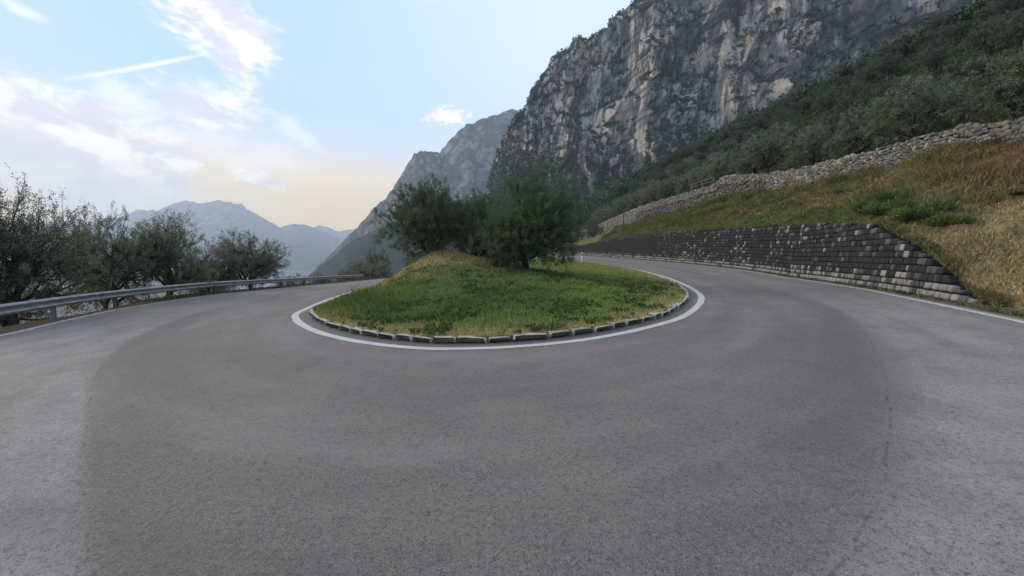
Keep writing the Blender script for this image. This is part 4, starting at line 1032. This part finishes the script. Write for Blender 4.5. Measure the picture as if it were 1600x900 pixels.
# ------------------------------------------------------------------ guardrail
def build_rail():
    i0 = dist_poly(np.array([-8.8]), np.array([1.2]), OUT)[1][0]; i1 = dist_poly(np.array([-18.9]), np.array([54.]), OUT)[1][0]
    C = (OUT+OUTn*.5)[i0:i1]; s = np.r_[0, np.cumsum(np.linalg.norm(np.diff(C, axis=0), axis=1))]
    q = np.arange(0, s[-1], .25); P = np.stack([np.interp(q, s, C[:, k]) for k in (0, 1)], 1); n, T = normals2(P)
    if n[50]@(np.array([0, 14])-P[50]) < 0: n = -n      # toward the road
    root = empty('guardrail', (float(P[40, 0]), float(P[40, 1]), 0)); tag(root, 'long galvanised steel guardrail along the outer edge of the left lane', 'guardrail')
    inv = Matrix.Translation((-P[40, 0], -P[40, 1], 0))
    prof = [(-.012, .0), (.0, .008), (.08, .06), (.092, .075), (.08, .092), (.012, .135), (.0, .15), (.0, .18), (.012, .195), (.08, .25), (.092, .267), (.08, .285), (.0, .325), (-.012, .332)]
    prof = prof+[(a-.006, b) for a, b in prof[::-1]]+[prof[0]]
    z0 = zr(P[:, 0], P[:, 1])+.44
    G = np.array([[(*(P[i]+n[i]*(a+.04)), z0[i]+b) for a, b in prof] for i in range(len(P))])
    o = link('rail_beam', grid_mesh('rail_beam', G, False), None, M['steel']); o.parent = root; o.matrix_parent_inverse = inv
    def boxm(name, a, b, c): 
        V = [(x*a/2, y*b/2, z*c) for z in (0, 1) for x, y in ((-1, -1), (1, -1), (1, 1), (-1, 1))]
        return V, [(0, 1, 5, 4), (1, 2, 6, 5), (2, 3, 7, 6), (3, 0, 4, 7), (4, 5, 6, 7), (0, 3, 2, 1)]
    # C-section post: web and two flanges
    V, Fc = [], []
    for cx, cy, a, b in ((0, -.05, .10, .008), (-.05, 0, .008, .10), (.05, 0, .008, .10)):
        v, f = boxm('', a, b, 1.18); Fc += [tuple(k+len(V) for k in ff) for ff in f]; V += [(x+cx, y+cy, z) for x, y, z in v]
    pm = bpy.data.meshes.new('post'); pm.from_pydata(V, [], Fc); pm.materials.append(M['steel_dark'])
    bv, bf = boxm('', .09, .10, .16); bm_ = bpy.data.meshes.new('spacer'); bm_.from_pydata(bv, [], bf); bm_.materials.append(M['steel_dark'])
    # post station chosen so that one stands 12.9 m ahead of the camera
    s0 = np.interp(14.2, P[:, 1], q) % 4.0
    for st in np.arange(s0, q[-1], 4.0):
        k = int(st/.25); k = min(k, len(P)-1); a = math.atan2(T[k][1], T[k][0])
        po = link('post', pm); po.parent = root; po.matrix_parent_inverse = inv; po.matrix_basis = Matrix.Translation((P[k][0]-n[k][0]*.09, P[k][1]-n[k][1]*.09, z0[k]-.44-.45))@Matrix.Rotation(a, 4, 'Z')
        sp_ = link('spacer', bm_); sp_.parent = root; sp_.matrix_parent_inverse = inv; sp_.matrix_basis = Matrix.Translation((P[k][0]-n[k][0]*.005, P[k][1]-n[k][1]*.005, z0[k]+.085))@Matrix.Rotation(a, 4, 'Z')
    # rounded end piece
    k = len(P)-1; e = [];
    for a in np.linspace(0, PI, 9):
        e.append([(P[k][0]+T[k][0]*.16*math.sin(a)+n[k][0]*(.04+.02+.06*math.cos(a)), P[k][1]+T[k][1]*.16*math.sin(a)+n[k][1]*(.04+.02+.06*math.cos(a)), z0[k]+b) for b in (0, .11, .22, .33)])
    o = link('end_piece', grid_mesh('end_piece', np.array(e), True), None, M['steel']); o.parent = root; o.matrix_parent_inverse = inv
build_rail()
def delineator(loc, h, label, rz=0., w=.11):
    root = empty('marker_post', loc, rz); tag(root, label, 'marker post')
    ang = np.linspace(0, 2*PI, 12, endpoint=False)
    def body(z0, z1, z2):
        rows = [[(math.cos(a)*w/2*k, math.sin(a)*w/2*.8*k, (z if not sl else z+.06*math.cos(a))) for a in list(ang)+[ang[0]]] for z, k, sl in ((z0, 1.05, 0), (z1, 1, 0), (z2, .95, z2 > h-.01), (z2+.002, .02, 0))]
        return np.array(rows)
    link('post_body', grid_mesh('post_body', body(-.15, h*.5, h*.72), True), root, M['white_plastic'])
    link('black_band', grid_mesh('black_band', body(h*.722, h*.8, h*.90), True), root, M['black_plastic'])
    link('post_cap', grid_mesh('post_cap', body(h*.902, h*.95, h), True), root, M['white_plastic'])
    V = [(-.025, -w*.43, h*.76), (.025, -w*.43, h*.76), (.025, -w*.43, h*.87), (-.025, -w*.43, h*.87), (-.025, -w*.3, h*.76), (.025, -w*.3, h*.76), (.025, -w*.3, h*.87), (-.025, -w*.3, h*.87)]
    me = bpy.data.meshes.new('reflector'); me.from_pydata(V, [], [(0, 1, 2, 3), (7, 6, 5, 4), (0, 4, 5, 1), (3, 2, 6, 7), (1, 5, 6, 2), (0, 3, 7, 4)]); link('reflector', me, root, M['red_reflector'])
x, y = at_px(909, 47); delineator((x, y, float(isl_z(np.array([x]), np.array([y]))[0][0])), 1.15, 'white roadside marker post at the far right rim of the grassy island', w=.16)
i_ = dist_poly(np.array([-18.3]), np.array([29.5]), OUT)[1][0]; p_ = OUT[i_]+OUTn[i_]*.75; delineator((p_[0], p_[1], float(zr(*p_))-.05), .95, 'small white marker post poking above the guardrail by the round-headed olive')
# wooden pole by the terrace wall and short steel railing on it
def pole():
    x, y = at_px(973, 92); z = 7.0; root = empty('wooden_pole', (x, y, z)); tag(root, 'thin dark wooden utility pole in front of the far terrace wall', 'pole')
    link('shaft', tubes('shaft', [(np.array([[0, 0, -1], [0.02, 0, 2], [.05, 0, 6.5]]), [.13, .11, .09])], 10), root, M['wood_pole'])
    link('cross_arm', tubes('cross_arm', [(np.array([[-.5, 0, 6.1], [.55, 0, 6.15]]), [.05, .05])], 6), root, M['wood_pole'])
pole()
def railing():
    t0 = 40.75/(ray(1116, 290)[0]+.125); z = float(uw(u_top, t0+2)); root = empty('steel_railing', (UWX(t0), t0, z)); tag(root, 'short steel railing on the step in the terrace wall', 'railing')
    L = 6.5; h = 1.1; d = np.array([-.124, .992, 0])
    for k in range(3):
        p = d*L*k/2+np.array([-.1, 0, 0]); link('post', tubes('post', [(np.array([p+[0, 0, -.6], p+[0, 0, h]]), [.045, .045])], 6), root, M['steel'])
    for zz in (h*.5, h): link('bar', tubes('bar', [(np.array([[-.1, 0, zz], d*L+np.array([-.1, 0, zz])]), [.035, .035])], 6), root, M['steel'])
railing()
# ------------------------------------------------------------------ shrubs on the bank
def shrub_mesh(seed, R, n, col, hh=1.):
    """irregular shrub: several fans of wispy shoots of unequal height"""
    r = np.random.default_rng(seed); nb_ = 16; a = r.uniform(0, 2*PI, nb_); q = r.uniform(0, 1, nb_)**.7*R; C = np.c_[np.cos(a)*q, np.sin(a)*q*.8, np.zeros(nb_)]
    Hh = R*r.uniform(.35, 1.0, nb_)*hh; k = r.integers(0, nb_, n); el = r.uniform(.5, 1.5, n); az = r.uniform(0, 2*PI, n)
    d = np.c_[np.cos(az)*np.cos(el), np.sin(az)*np.cos(el), np.sin(el)]; f = r.uniform(.05, 1, n)**.8
    base = C[k]+d*(Hh[k]*f*.85)[:, None]; L = R*r.uniform(.06, .2, n)*(.6+.6*f)
    dr = d*.8+r.normal(size=(n, 3))*.5; dr /= np.linalg.norm(dr, axis=1)[:, None]; s_ = np.cross(dr, r.normal(size=(n, 3))); s_ /= np.linalg.norm(s_, axis=1)[:, None]
    w = L*.13+.002; V = np.stack([base-s_*w[:, None], base+s_*w[:, None], base+dr*L[:, None]], 1)
    c = np.repeat(np.array(col)[None]*r.uniform(.55, 1.6, n)[:, None]*(.8+.4*r.uniform(0, 1, nb_)[k])[:, None], 3, 0)
    return mesh_np('foliage', V.reshape(-1, 3), np.arange(n*3).reshape(-1, 3), 3, False, c)
def shrubs():
    br = [shrub_mesh(400+i, 1.0, 9000, (.17, .105, .055), .8) for i in range(2)]; gr = [shrub_mesh(410+i, 1.0, 9000, (.11, .145, .05), 1.0) for i in range(2)]; ol = shrub_mesh(420, 1.0, 8000, (.17, .15, .07), .7)
    def put(me, yy, w, R, label, group=None):
        i = int(np.interp(yy, RB[:int(nb*.95), 1], np.arange(int(nb*.95)))); P, z, _ = bank_z(np.array([i]), np.array([w])); root = empty('shrub', (P[0, 0], P[0, 1], z[0]-.05), random.uniform(0, 6)); root.scale = (R, R, R)
        tag(root, label, 'shrub', group); o = bpy.data.objects.new('foliage', me); COL.objects.link(o); o.parent = root
        if not me.materials: me.materials.append(M['blade'])
        st = tubes('stem', [(np.array([[0, 0, -.1], [.05*k, .05*(1-k), .5]]), [.02, .008]) for k in range(3)], 5); link('stem', st, root, M['bark'])
    k = 0
    for yy, w, R, c in [(8.0, .36, .9, 0), (8.6, .47, 1.1, 0), (7.2, .55, 1.0, 0), (9.5, .6, 1.2, 0), (8.4, .75, 1.0, 0), (10.4, .42, .8, 0), (12, .5, 1.0, 0), (11, .8, 1.1, 0), (13.5, .66, 1.0, 0)]:
        put(br[k % 2], yy, w, R, 'rusty brown dry shrub on the upper part of the near bank', 'brown shrubs on the near bank'); k += 1
    for yy, w, R in [(17.0, .05, .75), (18.4, .07, .85), (16.2, .10, .8), (20, .08, .7), (19, .13, .8), (15, .09, .6)]:
        put(gr[k % 2], yy, w, R, 'green leafy shrub just above the sloping end of the dark wall', 'green shrubs above the wall end'); k += 1
    for yy, w, R in [(9.6, .22, .55), (10.8, .3, .6), (13, .27, .7), (14.5, .38, .7), (22, .3, .7), (25, .5, .8)]:
        put(ol, yy, w, R, 'olive-brown low bush in the middle of the grassy bank', 'low bushes in the bank grass'); k += 1
shrubs()
# small pale stones lying on the bank
def loose():
    ms = [stone_mesh('loose_stone', 1, 1, 1, .2, .15, 500+i, 1) for i in range(4)]
    for m in ms: m.materials.append(M['pale_stone'])
    for k in range(26):
        yy = random.choice([random.uniform(8, 14), random.uniform(14, 34)]); w = random.uniform(.02, .35); i = int(np.interp(yy, RB[:int(nb*.95), 1], np.arange(int(nb*.95)))); P, z, _ = bank_z(np.array([i]), np.array([w]))
        s = random.uniform(.05, .12); o = link('loose_stone', ms[k % 4]); o.location = (P[0, 0], P[0, 1], z[0]+s*.25); o.scale = (s*1.4, s, s*.8); o.rotation_euler = (0, 0, random.uniform(0, 6))
        tag(o, 'small pale stone lying in the grass of the bank', 'stone', 'loose stones on the bank')
loose()
# ------------------------------------------------------------------ evening haze
def haze():
    x0, x1, y0, y1, z0, z1 = -8200, 8200, -8200, 9000, -99.5, 1250
    V = [(x, y, z) for z in (z0, z1) for x, y in ((x0, y0), (x1, y0), (x1, y1), (x0, y1))]
    me = bpy.data.meshes.new('haze'); me.from_pydata(V, [], [(0, 3, 2, 1), (4, 5, 6, 7), (0, 1, 5, 4), (1, 2, 6, 5), (2, 3, 7, 6), (3, 0, 4, 7)]); me.update()
    m, N, out = new_mat('haze_air'); pv = N.n('ShaderNodeVolumePrincipled', {'Color': (.74, .86, 1, 1), 'Density': HAZE, 'Anisotropy': .2}); N.t.links.new(pv.outputs[0], out.inputs['Volume'])
    o = link('haze', me, mat=m); tag(o, kind='stuff')
HAZE = .00014
haze()
S.cycles.volume_bounces = 1
print('objects', len(bpy.data.objects), 'tris', sum(len(m.loops)-2*len(m.polygons) for m in bpy.data.meshes))
